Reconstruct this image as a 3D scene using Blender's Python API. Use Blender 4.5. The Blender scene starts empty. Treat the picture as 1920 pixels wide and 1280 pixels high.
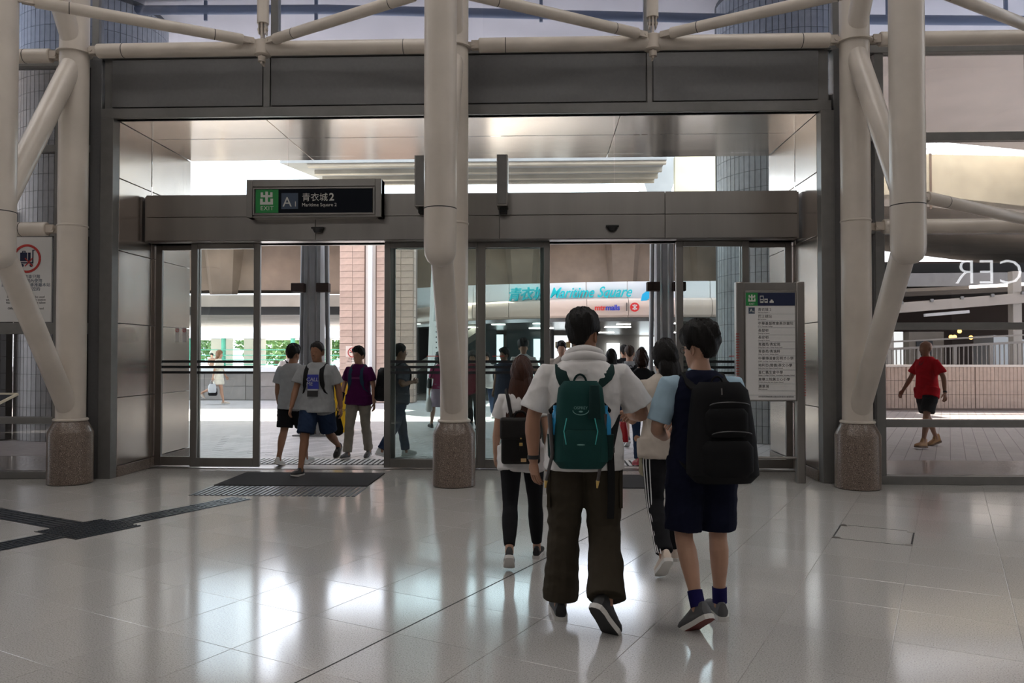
import bpy, math, random
import numpy as np
from mathutils import Vector, Matrix
random.seed(7); RNG = np.random.default_rng(7)
SC = bpy.context.scene; COL = SC.collection; PI = math.pi

# ---------------------------------------------------------------- camera, sky, sun, hall fill, exposure
cd = bpy.data.cameras.new('camera'); cam = bpy.data.objects.new('camera', cd); COL.objects.link(cam)
cd.sensor_width = 36; cd.lens = 27.58; cd.clip_start = 0.05; cd.clip_end = 900
cam.location = (0, 0, 1.52); cam.rotation_euler = (math.radians(90 + 1.09), 0, math.radians(2.14))
SC.camera = cam
SC.view_settings.view_transform = 'Standard'; SC.view_settings.look = 'None'
SC.view_settings.gamma = 1.0; SC.view_settings.use_curve_mapping = False
SC.view_settings.exposure = 1.25
SC.cycles.use_denoising = True
SC.cycles.max_bounces = 10; SC.cycles.transparent_max_bounces = 16
SC.cycles.sample_clamp_indirect = 6.0
W = bpy.data.worlds.new('sky'); SC.world = W; W.use_nodes = True
nt = W.node_tree; bg = nt.nodes['Background']
sky = nt.nodes.new('ShaderNodeTexSky'); sky.sky_type = 'NISHITA'; sky.sun_disc = False
sky.sun_elevation = math.radians(48); sky.sun_rotation = math.radians(-42); sky.air_density = 1.2; sky.dust_density = 6; sky.ozone_density = 1
mx = nt.nodes.new('ShaderNodeMixRGB'); mx.inputs[0].default_value = 0.8; mx.inputs[2].default_value = (1.45, 1.62, 1.88, 1)
sc_ = nt.nodes.new('ShaderNodeMixRGB'); sc_.blend_type = 'MULTIPLY'; sc_.inputs[0].default_value = 1; sc_.inputs[2].default_value = (.18, .18, .18, 1)
nt.links.new(sky.outputs[0], sc_.inputs[1]); nt.links.new(sc_.outputs[0], mx.inputs[1]); nt.links.new(mx.outputs[0], bg.inputs[0])
bg.inputs[1].default_value = 1.8
sd = bpy.data.lights.new('sun', 'SUN'); sd.energy = 14.0; sd.angle = math.radians(0.6); sd.color = (1, .95, .87)
so = bpy.data.objects.new('sun', sd); COL.objects.link(so)
so.rotation_euler = Vector((-.45, .5, .74)).to_track_quat('Z', 'Y').to_euler(); so.location = (-20, 30, 40)
HALL_FILL = 2.1          # strength of the unseen glowing panels added to give the hall soft light

# ---------------------------------------------------------------- materials
MATS = {}
def mat(name, col, rough=.5, metal=0., noise=0., scale=8., bump=0., bscale=40., stretch=None, spec=.5, emit=None, estr=0., rand=0., coat=0.):
    if name in MATS: return MATS[name]
    m = bpy.data.materials.new(name); m.use_nodes = True; t = m.node_tree; p = t.nodes['Principled BSDF']
    p.inputs['Base Color'].default_value = (*col, 1); p.inputs['Roughness'].default_value = rough
    p.inputs['Metallic'].default_value = metal; p.inputs['Specular IOR Level'].default_value = spec
    if coat: p.inputs['Coat Weight'].default_value = coat; p.inputs['Coat Roughness'].default_value = .08
    if emit: p.inputs['Emission Color'].default_value = (*emit, 1); p.inputs['Emission Strength'].default_value = estr
    tc = None
    def coords():
        nonlocal tc
        if tc is None:
            g = t.nodes.new('ShaderNodeTexCoord'); tc = g.outputs['Object']
            if stretch:
                mp = t.nodes.new('ShaderNodeMapping'); mp.inputs['Scale'].default_value = stretch
                t.links.new(tc, mp.inputs[0]); tc = mp.outputs[0]
        return tc
    last = None
    if noise:
        n = t.nodes.new('ShaderNodeTexNoise'); n.inputs['Scale'].default_value = scale; n.inputs['Detail'].default_value = 5
        t.links.new(coords(), n.inputs[0])
        r = t.nodes.new('ShaderNodeValToRGB')
        r.color_ramp.elements[0].position = .3; r.color_ramp.elements[1].position = .7
        r.color_ramp.elements[0].color = (*[max(0, c * (1 - noise)) for c in col], 1); r.color_ramp.elements[1].color = (*[min(1, c * (1 + noise)) for c in col], 1)
        t.links.new(n.outputs[0], r.inputs[0]); last = r.outputs[0]
    if rand:
        oi = t.nodes.new('ShaderNodeObjectInfo'); hv = t.nodes.new('ShaderNodeHueSaturation')
        mr = t.nodes.new('ShaderNodeMapRange'); mr.inputs[3].default_value = 1 - rand; mr.inputs[4].default_value = 1 + rand
        t.links.new(oi.outputs['Random'], mr.inputs[0]); t.links.new(mr.outputs[0], hv.inputs['Value'])
        if last: t.links.new(last, hv.inputs['Color'])
        else: hv.inputs['Color'].default_value = (*col, 1)
        last = hv.outputs[0]
    if last: t.links.new(last, p.inputs['Base Color'])
    if bump:
        n2 = t.nodes.new('ShaderNodeTexNoise'); n2.inputs['Scale'].default_value = bscale; n2.inputs['Detail'].default_value = 4
        t.links.new(coords(), n2.inputs[0]); b = t.nodes.new('ShaderNodeBump'); b.inputs['Strength'].default_value = bump; b.inputs['Distance'].default_value = .02
        t.links.new(n2.outputs[0], b.inputs['Height']); t.links.new(b.outputs[0], p.inputs['Normal'])
    MATS[name] = m; return m
def glass(name, tint, ior=1.45, gloss=1.0):
    m = bpy.data.materials.new(name); m.use_nodes = True; t = m.node_tree; t.nodes.clear()
    o = t.nodes.new('ShaderNodeOutputMaterial'); tr = t.nodes.new('ShaderNodeBsdfTransparent'); tr.inputs[0].default_value = (*tint, 1)
    gl = t.nodes.new('ShaderNodeBsdfGlossy'); gl.inputs['Roughness'].default_value = .0; gl.inputs[0].default_value = (gloss, gloss, gloss, 1)
    fr = t.nodes.new('ShaderNodeFresnel'); fr.inputs[0].default_value = ior
    mi = t.nodes.new('ShaderNodeMixShader'); t.links.new(fr.outputs[0], mi.inputs[0]); t.links.new(tr.outputs[0], mi.inputs[1]); t.links.new(gl.outputs[0], mi.inputs[2])
    t.links.new(mi.outputs[0], o.inputs[0]); MATS[name] = m; return m
def speckle(name, base, dark, light, scale, rough, coat=0., rand=0.):
    m = bpy.data.materials.new(name); m.use_nodes = True; t = m.node_tree; p = t.nodes['Principled BSDF']
    g = t.nodes.new('ShaderNodeTexCoord'); v = t.nodes.new('ShaderNodeTexNoise'); v.inputs['Scale'].default_value = scale; v.inputs['Detail'].default_value = 3
    t.links.new(g.outputs['Object'], v.inputs[0]); r = t.nodes.new('ShaderNodeValToRGB'); e = r.color_ramp.elements
    e[0].position = .36; e[0].color = (*dark, 1); e[1].position = .66; e[1].color = (*light, 1)
    a = r.color_ramp.elements.new(.44); a.color = (*base, 1); b = r.color_ramp.elements.new(.58); b.color = (*base, 1)
    t.links.new(v.outputs[0], r.inputs[0]); last = r.outputs[0]
    n = t.nodes.new('ShaderNodeTexNoise'); n.inputs['Scale'].default_value = 1.3; t.links.new(g.outputs['Object'], n.inputs[0])
    mr = t.nodes.new('ShaderNodeMapRange'); mr.inputs[3].default_value = rough * .85; mr.inputs[4].default_value = rough * 1.2
    t.links.new(n.outputs[0], mr.inputs[0]); t.links.new(mr.outputs[0], p.inputs['Roughness'])
    if rand:
        oi = t.nodes.new('ShaderNodeObjectInfo'); hv = t.nodes.new('ShaderNodeHueSaturation'); m2 = t.nodes.new('ShaderNodeMapRange')
        m2.inputs[3].default_value = 1 - rand; m2.inputs[4].default_value = 1 + rand
        t.links.new(oi.outputs['Random'], m2.inputs[0]); t.links.new(m2.outputs[0], hv.inputs['Value']); t.links.new(last, hv.inputs['Color']); last = hv.outputs[0]
    t.links.new(last, p.inputs['Base Color']); p.inputs['Specular IOR Level'].default_value = .5 + coat
    MATS[name] = m; return m
M_steel = mat('brushed_steel', (.36, .34, .32), .3, 1., .1, 3, .03, 90, (1, 1, .06))
M_steel_d = mat('dark_steel', (.30, .285, .27), .34, 1., .1, 3, .02, 60, (1, 1, .06))
M_mirror = mat('polished_panel', (.95, .80, .70), .15, 1., .05, 1.5, .05, 1.6)
M_reveal = mat('reveal_panel', (.55, .48, .43), .24, 1., .06, 1.5, .06, 2.0)
M_band = mat('grey_coated_panel', (.15, .149, .15), .42, .3, .05, 30)
M_frame = mat('grey_frame', (.20, .195, .19), .4, .4, .06, 10)
M_joint = mat('dark_joint', (.02, .02, .02), .8)
M_cream = mat('cream_paint', (.58, .52, .455), .33, 0, .09, 2.2, .02, 30, None, .5)
M_cream_s = mat('soiled_cream_paint', (.50, .44, .38), .4, 0, .2, 3)
M_granite = speckle('brown_granite', (.165, .125, .1), (.03, .022, .018), (.42, .35, .3), 120, .3)
M_tile = speckle('polished_terrazzo', (.43, .415, .40), (.27, .26, .25), (.52, .505, .49), 130, .115, coat=.3, rand=.04)
M_grout = mat('dark_grout', (.1, .095, .09), .7)
M_mat = mat('entrance_mat', (.018, .018, .02), .95, 0, .3, 200, .3, 300)
M_tact = mat('dark_tactile', (.03, .032, .036), .35, .4)
M_strip = mat('slate_strip', (.05, .06, .075), .35, .5)
M_glass = glass('clear_glass', (.9, .93, .915))
M_glass_t = glass('tinted_glass', (.78, .84, .83))
M_glass_w = glass('wing_glass', (.66, .63, .61))
M_glass_b = glass('blue_glass', (.82, .86, .95))
M_white = mat('white_print', (.64, .63, .62), .45)
M_sign = mat('sign_face_black', (.006, .008, .013), .5, spec=.1)
M_green = mat('exit_green', (.012, .22, .05), .4)
M_lit = mat('sign_white', (.62, .62, .58), .4)
M_navy = mat('sign_navy', (.008, .014, .05), .4)
M_slate = mat('sign_slate', (.05, .075, .12), .4)
M_ink = mat('print_black', (.03, .03, .035), .5)
M_red = mat('print_red', (.45, .03, .025), .45)
M_black = mat('black_plastic', (.012, .012, .013), .35)
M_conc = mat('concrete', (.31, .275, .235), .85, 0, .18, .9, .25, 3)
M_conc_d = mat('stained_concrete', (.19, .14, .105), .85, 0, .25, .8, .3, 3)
M_conc_c = mat('cream_concrete', (.60, .545, .40), .85, 0, .12, 1.2, .1, 4)
M_conc_g = mat('grey_concrete', (.22, .22, .225), .8, 0, .12, 1.2)
M_deck = mat('deck_soffit', (.72, .67, .64), .7, 0, .1, .5)
M_paver = mat('paver', (.50, .485, .49), .45, 0, .15, 40, .1, 60, rand=.16)
M_stone = mat('pink_stone_tile', (.52, .38, .32), .55, 0, .12, 6, .1, 30, rand=.1)
M_ctile = mat('grey_mosaic_tile', (.33, .335, .34), .35, 0, .12, 9)
M_ptile = mat('pink_mosaic_tile', (.47, .36, .30), .45, 0, .12, 9)
M_wpaint = mat('white_paint', (.74, .75, .76), .5)
M_gpaint = mat('green_paint', (.05, .24, .15), .45)
M_gsteel = mat('grey_painted_steel', (.24, .235, .235), .38, .4, .08, 5)
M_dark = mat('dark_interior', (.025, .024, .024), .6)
M_brown = mat('dark_brown_cladding', (.03, .018, .014), .7, spec=.2)
M_yellow = mat('yellow_plastic', (.78, .47, .01), .4)
M_leaf = mat('leaf_green', (.10, .20, .055), .6, 0, .3, 3, rand=.2)
M_bark = mat('bark', (.12, .09, .06), .9)
M_bright = mat('glow_face', (1, 1, 1), .5, emit=(1, .97, .92), estr=6)  # shared by the bus station tubes and the added mall fill
M_orange = mat('orange_lamp', (1, .6, .2), .5, emit=(1, .5, .1), estr=6)
M_hall = mat('hall_fill_face', (1, 1, 1), .5, emit=(1, .95, .9), estr=HALL_FILL)
M_shopw = mat('lit_shop_window', (.6, .65, .65), .5, emit=(.85, .95, 1), estr=.9)
M_neon = mat('neon_letter', (1, 1, 1), .5, emit=(.9, .95, 1), estr=5)
M_cyan = mat('cyan_letter', (.01, .50, .56), .4)
M_mred = mat('letter_red', (.62, .03, .03), .4)
M_mblue = mat('letter_blue', (.03, .05, .42), .4)

# ---------------------------------------------------------------- mesh helpers
class MB:
    def __init__(s): s.v = []; s.f = []; s.m = []; s.cur = 0
    def add(s, vs, fs):
        b = len(s.v); s.v += [tuple(map(float, p)) for p in vs]; s.f += [tuple(i + b for i in f) for f in fs]; s.m += [s.cur] * len(fs); return s
    def box(s, x0, x1, y0, y1, z0, z1):
        return s.add([(x0, y0, z0), (x1, y0, z0), (x1, y1, z0), (x0, y1, z0), (x0, y0, z1), (x1, y0, z1), (x1, y1, z1), (x0, y1, z1)],
                     [(3, 2, 1, 0), (4, 5, 6, 7), (0, 1, 5, 4), (1, 2, 6, 5), (2, 3, 7, 6), (3, 0, 4, 7)])
    def frame(s, x0, x1, z0, z1, y0, y1, t, b=None, tp=None):
        b = t if b is None else b; tp = t if tp is None else tp
        s.box(x0, x0 + t, y0, y1, z0, z1); s.box(x1 - t, x1, y0, y1, z0, z1)
        s.box(x0 + t, x1 - t, y0, y1, z0, z0 + b); s.box(x0 + t, x1 - t, y0, y1, z1 - tp, z1); return s
    def bar(s, p, q, w, h, up=(0, 0, 1)):
        p = np.array(p, float); q = np.array(q, float); t = q - p; t /= np.linalg.norm(t); u = np.array(up, float)
        if abs(t @ u) > .99: u = np.array((0, 1., 0))
        a = np.cross(t, u); a /= np.linalg.norm(a); u = np.cross(a, t)
        o = [-a * w / 2 - u * h / 2, a * w / 2 - u * h / 2, a * w / 2 + u * h / 2, -a * w / 2 + u * h / 2]
        return s.add([p + k for k in o] + [q + k for k in o], [(3, 2, 1, 0), (4, 5, 6, 7), (0, 1, 5, 4), (1, 2, 6, 5), (2, 3, 7, 6), (3, 0, 4, 7)])
    def rings(s, R, close=True):
        n = len(R[0]); vs = [p for r in R for p in r]; fs = []
        for i in range(len(R) - 1):
            for j in range(n):
                k = (j + 1) % n; fs.append((i * n + j, i * n + k, (i + 1) * n + k, (i + 1) * n + j))
        if close:
            c0 = len(vs); vs.append(tuple(np.mean(np.array(R[0]), 0))); vs.append(tuple(np.mean(np.array(R[-1]), 0)))
            for j in range(n):
                k = (j + 1) % n; fs.append((c0, k, j)); fs.append((c0 + 1, (len(R) - 1) * n + j, (len(R) - 1) * n + k))
        return s.add(vs, fs)
    def tube(s, pts, rad, n=12, flat=1., up=None, close=True):
        P = np.array(pts, float); m = len(P)
        if not hasattr(rad, '__len__'): rad = [rad] * m
        T = np.zeros_like(P); T[1:-1] = P[2:] - P[:-2]; T[0] = P[1] - P[0]; T[-1] = P[-1] - P[-2]
        T /= np.linalg.norm(T, axis=1)[:, None]
        u = np.array(up, float) if up is not None else (np.array((0, 1., 0)) if abs(T[0][1]) < .9 else np.array((1., 0, 0)))
        R = []
        for i in range(m):
            u = u - T[i] * (u @ T[i]); u /= np.linalg.norm(u); w = np.cross(T[i], u)
            R.append([P[i] + rad[i] * (w * math.cos(a) + u * flat * math.sin(a)) for a in [2 * PI * j / n for j in range(n)]])
        return s.rings(R, close)
    def lathe(s, c, prof, n=32):
        R = [[(c[0] + r * math.cos(a), c[1] + r * math.sin(a), c[2] + z) for a in [2 * PI * j / n for j in range(n)]] for r, z in prof]
        return s.rings(R)
    def prism(s, poly, y0, y1):          # polygon in x,z extruded along y
        n = len(poly); vs = [(x, y0, z) for x, z in poly] + [(x, y1, z) for x, z in poly]
        return s.add(vs, [tuple(range(n)), tuple(range(2 * n - 1, n - 1, -1))] + [(j, j + n, (j + 1) % n + n, (j + 1) % n) for j in range(n)])
    def plan(s, poly, z0, z1):           # polygon in x,y extruded along z
        n = len(poly); vs = [(x, y, z0) for x, y in poly] + [(x, y, z1) for x, y in poly]
        return s.add(vs, [tuple(range(n - 1, -1, -1)), tuple(range(n, 2 * n))] + [(j, (j + 1) % n, (j + 1) % n + n, j + n) for j in range(n)])
    def ball(s, c, r, n=10, m=7):
        r = r if hasattr(r, '__len__') else (r, r, r)
        R = [[(c[0] + r[0] * math.sin(t) * math.cos(a), c[1] + r[1] * math.sin(t) * math.sin(a), c[2] - r[2] * math.cos(t)) for a in [2 * PI * j / n for j in range(n)]] for t in [PI * (i + .5) / m for i in range(m)]]
        return s.rings(R)
    def mesh(s, name):
        me = bpy.data.meshes.new(name); me.from_pydata(s.v, [], s.f); 
        if any(s.m): me.polygons.foreach_set('material_index', s.m)
        return me
def finish(me, smooth=True, angle=38):
    import bmesh
    bm = bmesh.new(); bm.from_mesh(me); bmesh.ops.recalc_face_normals(bm, faces=bm.faces); bm.to_mesh(me); bm.free()
    if smooth:
        me.polygons.foreach_set('use_smooth', [True] * len(me.polygons)); me.set_sharp_from_angle(angle=math.radians(angle))
def tag(o, label=None, cat=None, group=None, kind=None):
    if label: o['label'] = label
    if cat: o['category'] = cat
    if group: o['group'] = group
    if kind: o['kind'] = kind
    return o
def obj(name, mb, m, parent=None, label=None, cat=None, group=None, kind=None, bevel=0., smooth=True, org=None):
    me = mb.mesh(name); finish(me, smooth)
    for k in (m if isinstance(m, (list, tuple)) else [m]): me.materials.append(k)
    o = bpy.data.objects.new(name, me); COL.objects.link(o)
    if parent: o.parent = parent
    if org is not None and not parent:
        me.transform(Matrix.Translation(-Vector(org))); o.location = org
    if bevel:
        b = o.modifiers.new('edge', 'BEVEL'); b.width = bevel; b.segments = 2; b.limit_method = 'ANGLE'
    return tag(o, label, cat, group, kind)
def empty(name, loc=(0, 0, 0), rz=0., label=None, cat=None, group=None, kind=None):
    o = bpy.data.objects.new(name, None); COL.objects.link(o); o.location = loc; o.rotation_euler = (0, 0, rz); o.empty_display_size = .1
    return tag(o, label, cat, group, kind)
def share(name, me, parent=None, loc=(0, 0, 0), rot=(0, 0, 0), scale=(1, 1, 1)):
    o = bpy.data.objects.new(name, me); COL.objects.link(o); o.parent = parent; o.location = loc; o.rotation_euler = rot; o.scale = scale; return o
TEXTS = []
def text(name, body, size, loc, m, parent, rot=(PI / 2, 0, 0), ext=.001, align='LEFT', spacing=1., shear=0., xs=1., off=0., ls=1.):
    c = bpy.data.curves.new(name, 'FONT'); c.body = body; c.size = size; c.extrude = ext; c.align_x = align; c.shear = shear
    c.space_character = spacing; c.offset = off; c.space_line = ls; c.resolution_u = 3; c.materials.append(m)
    o = bpy.data.objects.new(name, c); COL.objects.link(o); o.parent = parent; o.location = loc; o.rotation_euler = rot; o.scale = (xs, 1, 1)
    TEXTS.append(o); return o
def bake_texts():
    bpy.context.view_layer.update(); dg = bpy.context.evaluated_depsgraph_get()
    for o in TEXTS:
        me = bpy.data.meshes.new_from_object(o.evaluated_get(dg)); n = bpy.data.objects.new('tmp', me)
        p, mw = o.parent, (o.location.copy(), o.rotation_euler.copy(), o.scale.copy()); nm = o.name; kv = {k: o[k] for k in ('label', 'category', 'group') if k in o}
        if not me.materials and o.data.materials: me.materials.append(o.data.materials[0])
        bpy.data.objects.remove(o); n.name = nm; n.parent = p; n.location, n.rotation_euler, n.scale = mw; COL.objects.link(n)
        for k in kv: n[k] = kv[k]
# ================================================================ the hall
floor = obj('floor', MB().box(-16, 16, -12, 11.75, -.15, -.004), M_grout, kind='structure')
obj('floor_border', MB().box(-16, 16, -12, 11.75, -.1499, -.0035), M_tile, floor)
ANG = math.radians(27); AX = np.array((math.sin(ANG), math.cos(ANG))); BX = np.array((math.cos(ANG), -math.sin(ANG)))
tile_mb = MB(); g = .2991
tile_mb.rings([[(x * k, y * k, z) for x, y in ((-g, -g), (g, -g), (g, g), (-g, g))] for k, z in ((1, -.0036), (1, -.0009), (.995, 0))])
tile_me = tile_mb.mesh('tile'); finish(tile_me, False); tile_me.materials.append(M_tile)
HATCH = None
for i in range(-16, 14):
    for j in range(3, 24):
        v = .6 * (i + .5 - .46); u = .6 * (j + .5 - .2); p = AX * u + BX * v
        if not (2.9 < p[1] < 9.75) or abs(p[0]) > .70 * p[1] + .9: continue
        share('tile', tile_me, floor, (p[0], p[1], 0), (0, 0, -ANG))
        if i == -1 and j == 12: HATCH = p
def gbox(mb, u0, u1, v0, v1, z0, z1):     # box laid along the tile grid
    c = [AX * u + BX * v for u, v in ((u0, v0), (u0, v1), (u1, v1), (u1, v0))]
    return mb.plan([tuple(q) for q in c], z0, z1)
vj = .6 * (-4 - .46)
obj('expansion_joint', gbox(MB(), 2, 9.6, vj - .005, vj + .005, -.002, .0006), M_joint, floor)
hb = MB(); vh = .6 * (-1 - .46) ; uh = .6 * (12 - .2)
for a in ((0, .02, 0, .6), (.58, .6, 0, .6)): gbox(hb, uh + a[0] * .5, uh + a[1] * .6 + (.0 if a[0] else 0), vh + a[2], vh + a[3], 0, .0015)
hb = MB(); e = .012
gbox(hb, uh, uh + e * .5, vh, vh + .6, 0, .0015); gbox(hb, uh + .6 - e * .5, uh + .6, vh, vh + .6, 0, .0015)
gbox(hb, uh, uh + .6, vh, vh + e, 0, .0015); gbox(hb, uh, uh + .6, vh + .6 - e, vh + .6, 0, .0015)
hatch = obj('floor_hatch', hb, M_joint, label='square access hatch outlined in dark metal in the tiled floor', cat='hatch')
for du, dv in ((0, 0), (.54, 0), (0, .54), (.54, .54)): obj('corner_plate', gbox(MB(), uh + du, uh + du + .06, vh + dv, vh + dv + .06, .0005, .002), M_steel_d, hatch)
room = [('wall_left', (-16.2, -16, -12, 9.6)), ('wall_right', (16, 16.2, -12, 9.6)), ('wall_back', (-16.2, 16.2, -12.2, -12))]
M_hallw = mat('hall_wall', (.42, .40, .38), .6)
for n, (a, b, c, d) in room: obj(n, MB().box(a, b, c, d, -.15, 10), mat('hall_wall_unlit', (.10, .095, .09), .6) if n == 'wall_back' else M_hallw, kind='structure')  # back wall's shade is in its colour, keeping the wing glass reflection dark
ceil = obj('ceiling', MB().box(-16.2, 16.2, -12.2, 9.9, 10, 10.3), M_hallw, kind='structure')
for x in (-9, -3, 3, 9):
    for y in (-10.5, -6.2, 3.6, 7.4):
        obj('fill_housing', MB().box(x - 1.25, x + 1.25, y - .9, y + .9, 9.93, 10), M_wpaint, ceil); obj('fill_panel', MB().box(x - 1.2, x + 1.2, y - .85, y + .85, 9.9, 9.94), M_hall, ceil)  # panels out of view, added to light the hall

# --- front wall: grey coated band over the portal, steel-lined portal
XL, XR, ZT = -5.35, 3.38, 4.5
front = obj('wall_front', MB().box(XL - .30, XR + .25, 9.62, 9.9, 5.25, 5.36).box(XL - .14, XR + .11, 9.62, 9.72, 4.5, 5.3), M_frame, kind='structure')
def panel(mb, m, parent=front, bevel=.004, nm='panel', **kw): return obj(nm, mb, m, parent, bevel=bevel, **kw)
for a, b in ((-5.38, -3.47), (-3.36, 1.28), (1.37, 3.36)): panel(MB().box(a, b, 9.585, 9.62, 4.64, 5.235), M_band)
for a, b in ((-3.455, -3.375), (1.295, 1.355)): panel(MB().box(a, b, 9.58, 9.62, 4.62, 5.25), M_frame, nm='mullion')
panel(MB().box(XL - .16, XR + .13, 9.57, 9.7, 4.5, 4.62), M_frame, nm='lintel')
panel(MB().box(XL - .16, XR + .13, 9.56, 9.7, 5.25, 5.33), M_frame, nm='cornice')
for s, x in ((-1, XL), (1, XR)):
    a = x + s * .0; b = x + s * .16; c = x + s * .32
    panel(MB().box(min(a, b), max(a, b), 9.57, 9.72, 0, 4.5), M_frame, nm='jamb')
    panel(MB().box(min(b, c) + .006, max(b, c) - .006, 9.60, 9.75, 0, 5.25), M_band, nm='jamb')
# reveals: polished panels left and right, granite skirting
for s, x in ((-1, XL), (1, XR)):
    for y0, y1 in ((9.72, 10.545), (10.555, 11.75)):
        zz = [.14, 1.0, 1.94, 2.86, 3.78, 4.5] if s < 0 else [.14, .9, 1.94, 3.0, 3.78, 4.5]
        for z0, z1 in zip(zz, zz[1:]):
            o = panel(MB().box(min(x, x + s * .05), max(x, x + s * .05), y0 + .004, y1 - .004, z0 + .004, z1 - .004), M_reveal)
        panel(MB().box(min(x - s * .01, x + s * .06), max(x - s * .01, x + s * .06), y0, y1, 0, .135), M_granite, nm='skirting')
    panel(MB().box(min(x + s * .05, x + s * .3), max(x + s * .05, x + s * .3), 9.75, 11.75, 0, 4.75), M_frame, nm='pier')
xs = [XL, -3.46, -1.24, .98, XR]
for y0, y1 in ((9.70, 10.545), (10.56, 11.75)):
    for a, b in zip(xs, xs[1:]): panel(MB().box(a + .004, b - .004, y0 + .003, y1 - .003, ZT, ZT + .04), M_mirror)
panel(MB().box(XL, XR, 9.72, 11.75, ZT + .04, 4.75), M_frame, nm='soffit_backing')
# header over the doors
hx = [-5.30, -3.0, -.55, 1.62, 3.33]
for a, b in zip(hx, hx[1:]):
    panel(MB().box(a + .003, b - .003, 10.3, 10.33, 3.385, 3.68), M_steel); panel(MB().box(a + .003, b - .003, 10.3, 10.33, 3.07, 3.378), M_steel)
panel(MB().box(-5.33, 3.36, 10.33, 10.78, 3.06, 3.67), M_steel_d, nm='header_box')
# transom glass above the header
for i, (a, b) in enumerate(zip(xs, xs[1:])):
    obj('transom_pane', MB().box(a + .004, b - .004, 10.545, 10.557, 3.68, ZT), M_glass, front, smooth=False)
# clerestory: steel mullions and blue glass above the band
cl = empty('window_1', (0, 9.75, 5.36), kind='structure')
cx = [-9.0, -5.66, -3.36, 1.32, 3.62, 8.4]
for a, b in zip(cx, cx[1:]):
    obj('pane', MB().box(a, b, -.006, .006, 0, 4.6), M_glass_b, cl, smooth=False)
for x in cx: obj('mullion', MB().box(x - .045, x + .045, -.06, .06, -.05, 4.6), M_frame, cl, bevel=.004)
obj('sill', MB().box(-9, 8.4, -.08, .08, -.1, .02), M_frame, cl, bevel=.004)
# wing glazing left and right of the portal
def wing(name, x0, x1, rails, post, gl):
    w = empty(name, (0, 9.6, 0), kind='structure')
    for z0, z1, d in rails: obj('rail', MB().box(x0, x1, -d, .06, z0, z1), M_frame, w, bevel=.004)
    zs = [r[1] for r in rails[:-1]]; ze = [r[0] for r in rails[1:]]
    for a, b in zip(zs, ze): obj('pane', MB().box(x0, x1, .0, .012, a, b), gl, w, smooth=False)
    for x in post: obj('post', MB().box(x - .055, x + .055, -.06, .07, 0, 5.36), M_frame, w, bevel=.004)
    return w
wl = wing('window_2', -12, -5.66, [(0, .09, .06), (.68, .765, .05), (1.8, 1.94, .05), (3.02, 3.1, .05), (4.08, 4.17, .05), (5.15, 5.36, .08)], (-9.2, -6.02, -5.74), M_glass_w)
wr = wing('window_3', 3.68, 12, [(0, .1, .1), (.675, .765, .05), (1.84, 1.925, .05), (2.99, 3.06, .05), (4.11, 4.21, .05), (5.17, 5.36, .08)], (4.06, 5.90, 8.9), M_glass_w)

# --- sliding doors
def leaf(door, x0, x1, y, gl, nm='leaf', z1=3.06, st=.09, stripes=True, stR=None):
    f = obj(nm, MB().box(x0, x0 + st, y, y + .05, .02, z1).box(x1 - (stR or st), x1, y, y + .05, .02, z1).box(x0 + st, x1 - (stR or st), y, y + .05, .02, .14).box(x0 + st, x1 - (stR or st), y, y + .05, z1 - .07, z1), M_steel_d, door, bevel=.004)
    obj('pane', MB().box(x0 + st, x1 - (stR or st), y + .02, y + .03, .14, z1 - .07), gl, f, smooth=False)
    if stripes:
        s = MB()
        for z in (1.30, 1.375, 1.45): s.box(x0 + st, x1 - (stR or st), y + .016, y + .02, z - .017, z + .017)
        obj('safety_stripe', s, M_tact, f)
    return f
d1 = empty('door_1', (0, 0, 0), kind='structure'); d2 = empty('door_2', (0, 0, 0), kind='structure')
leaf(d1, -5.34, -4.715, 10.66, M_glass, 'sidelight', stR=.02); leaf(d1, -4.79, -3.83, 10.54, M_glass)
leaf(d1, -2.125, -.862, 10.54, M_glass_t, st=.085, stR=.02); leaf(d1, -2.06, -.845, 10.66, M_glass, 'sidelight', st=.06, stR=.02)
leaf(d2, -.858, .115, 10.54, M_glass_t, st=.105, stR=.08); leaf(d2, -.835, .045, 10.66, M_glass, 'sidelight', st=.07, stR=.06)
leaf(d2, 1.80, 2.77, 10.54, M_glass_t, st=.095); leaf(d2, 2.68, 3.37, 10.66, M_glass, 'sidelight')
for d, a, b in ((d1, -5.34, -.8), (d2, -.8, 3.37)):
    obj('track', MB().box(a, b, 10.52, 10.72, 3.06, 3.09), M_joint, d)
    obj('floor_track', MB().box(a, b, 10.52, 10.74, -.002, .003), M_steel_d, d)
for x, z in ((-2.13, 1.60), (-2.13, 1.36)): pass
st = MB()
for x in (-1.72, -1.02, -.72, 1.5): st.box(x, x + .22, 10.535, 10.539, 1.515, 1.532)
for d_, x_ in ((d1, -1.55), (d2, -.66), (d2, 2.5)): obj('red_sticker', MB().box(x_, x_ + .16, 10.553, 10.556, 1.518, 1.528), M_red, d_)
for x in (-5.06, -4.96):
    s = obj('sticker', MB().box(x, x + .055, 10.668, 10.672, 1.72, 1.92), M_white, d1)
    b = MB(); ringp = [(x + .0275 + .022 * math.cos(t), 10.664, 1.88 + .022 * math.sin(t)) for t in [2 * PI * j / 16 for j in range(17)]]
    b.tube(ringp, .004, 6); b.bar((x + .012, 10.664, 1.865), (x + .043, 10.664, 1.895), .005, .004); obj('red_ring', b, M_red, s)

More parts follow.
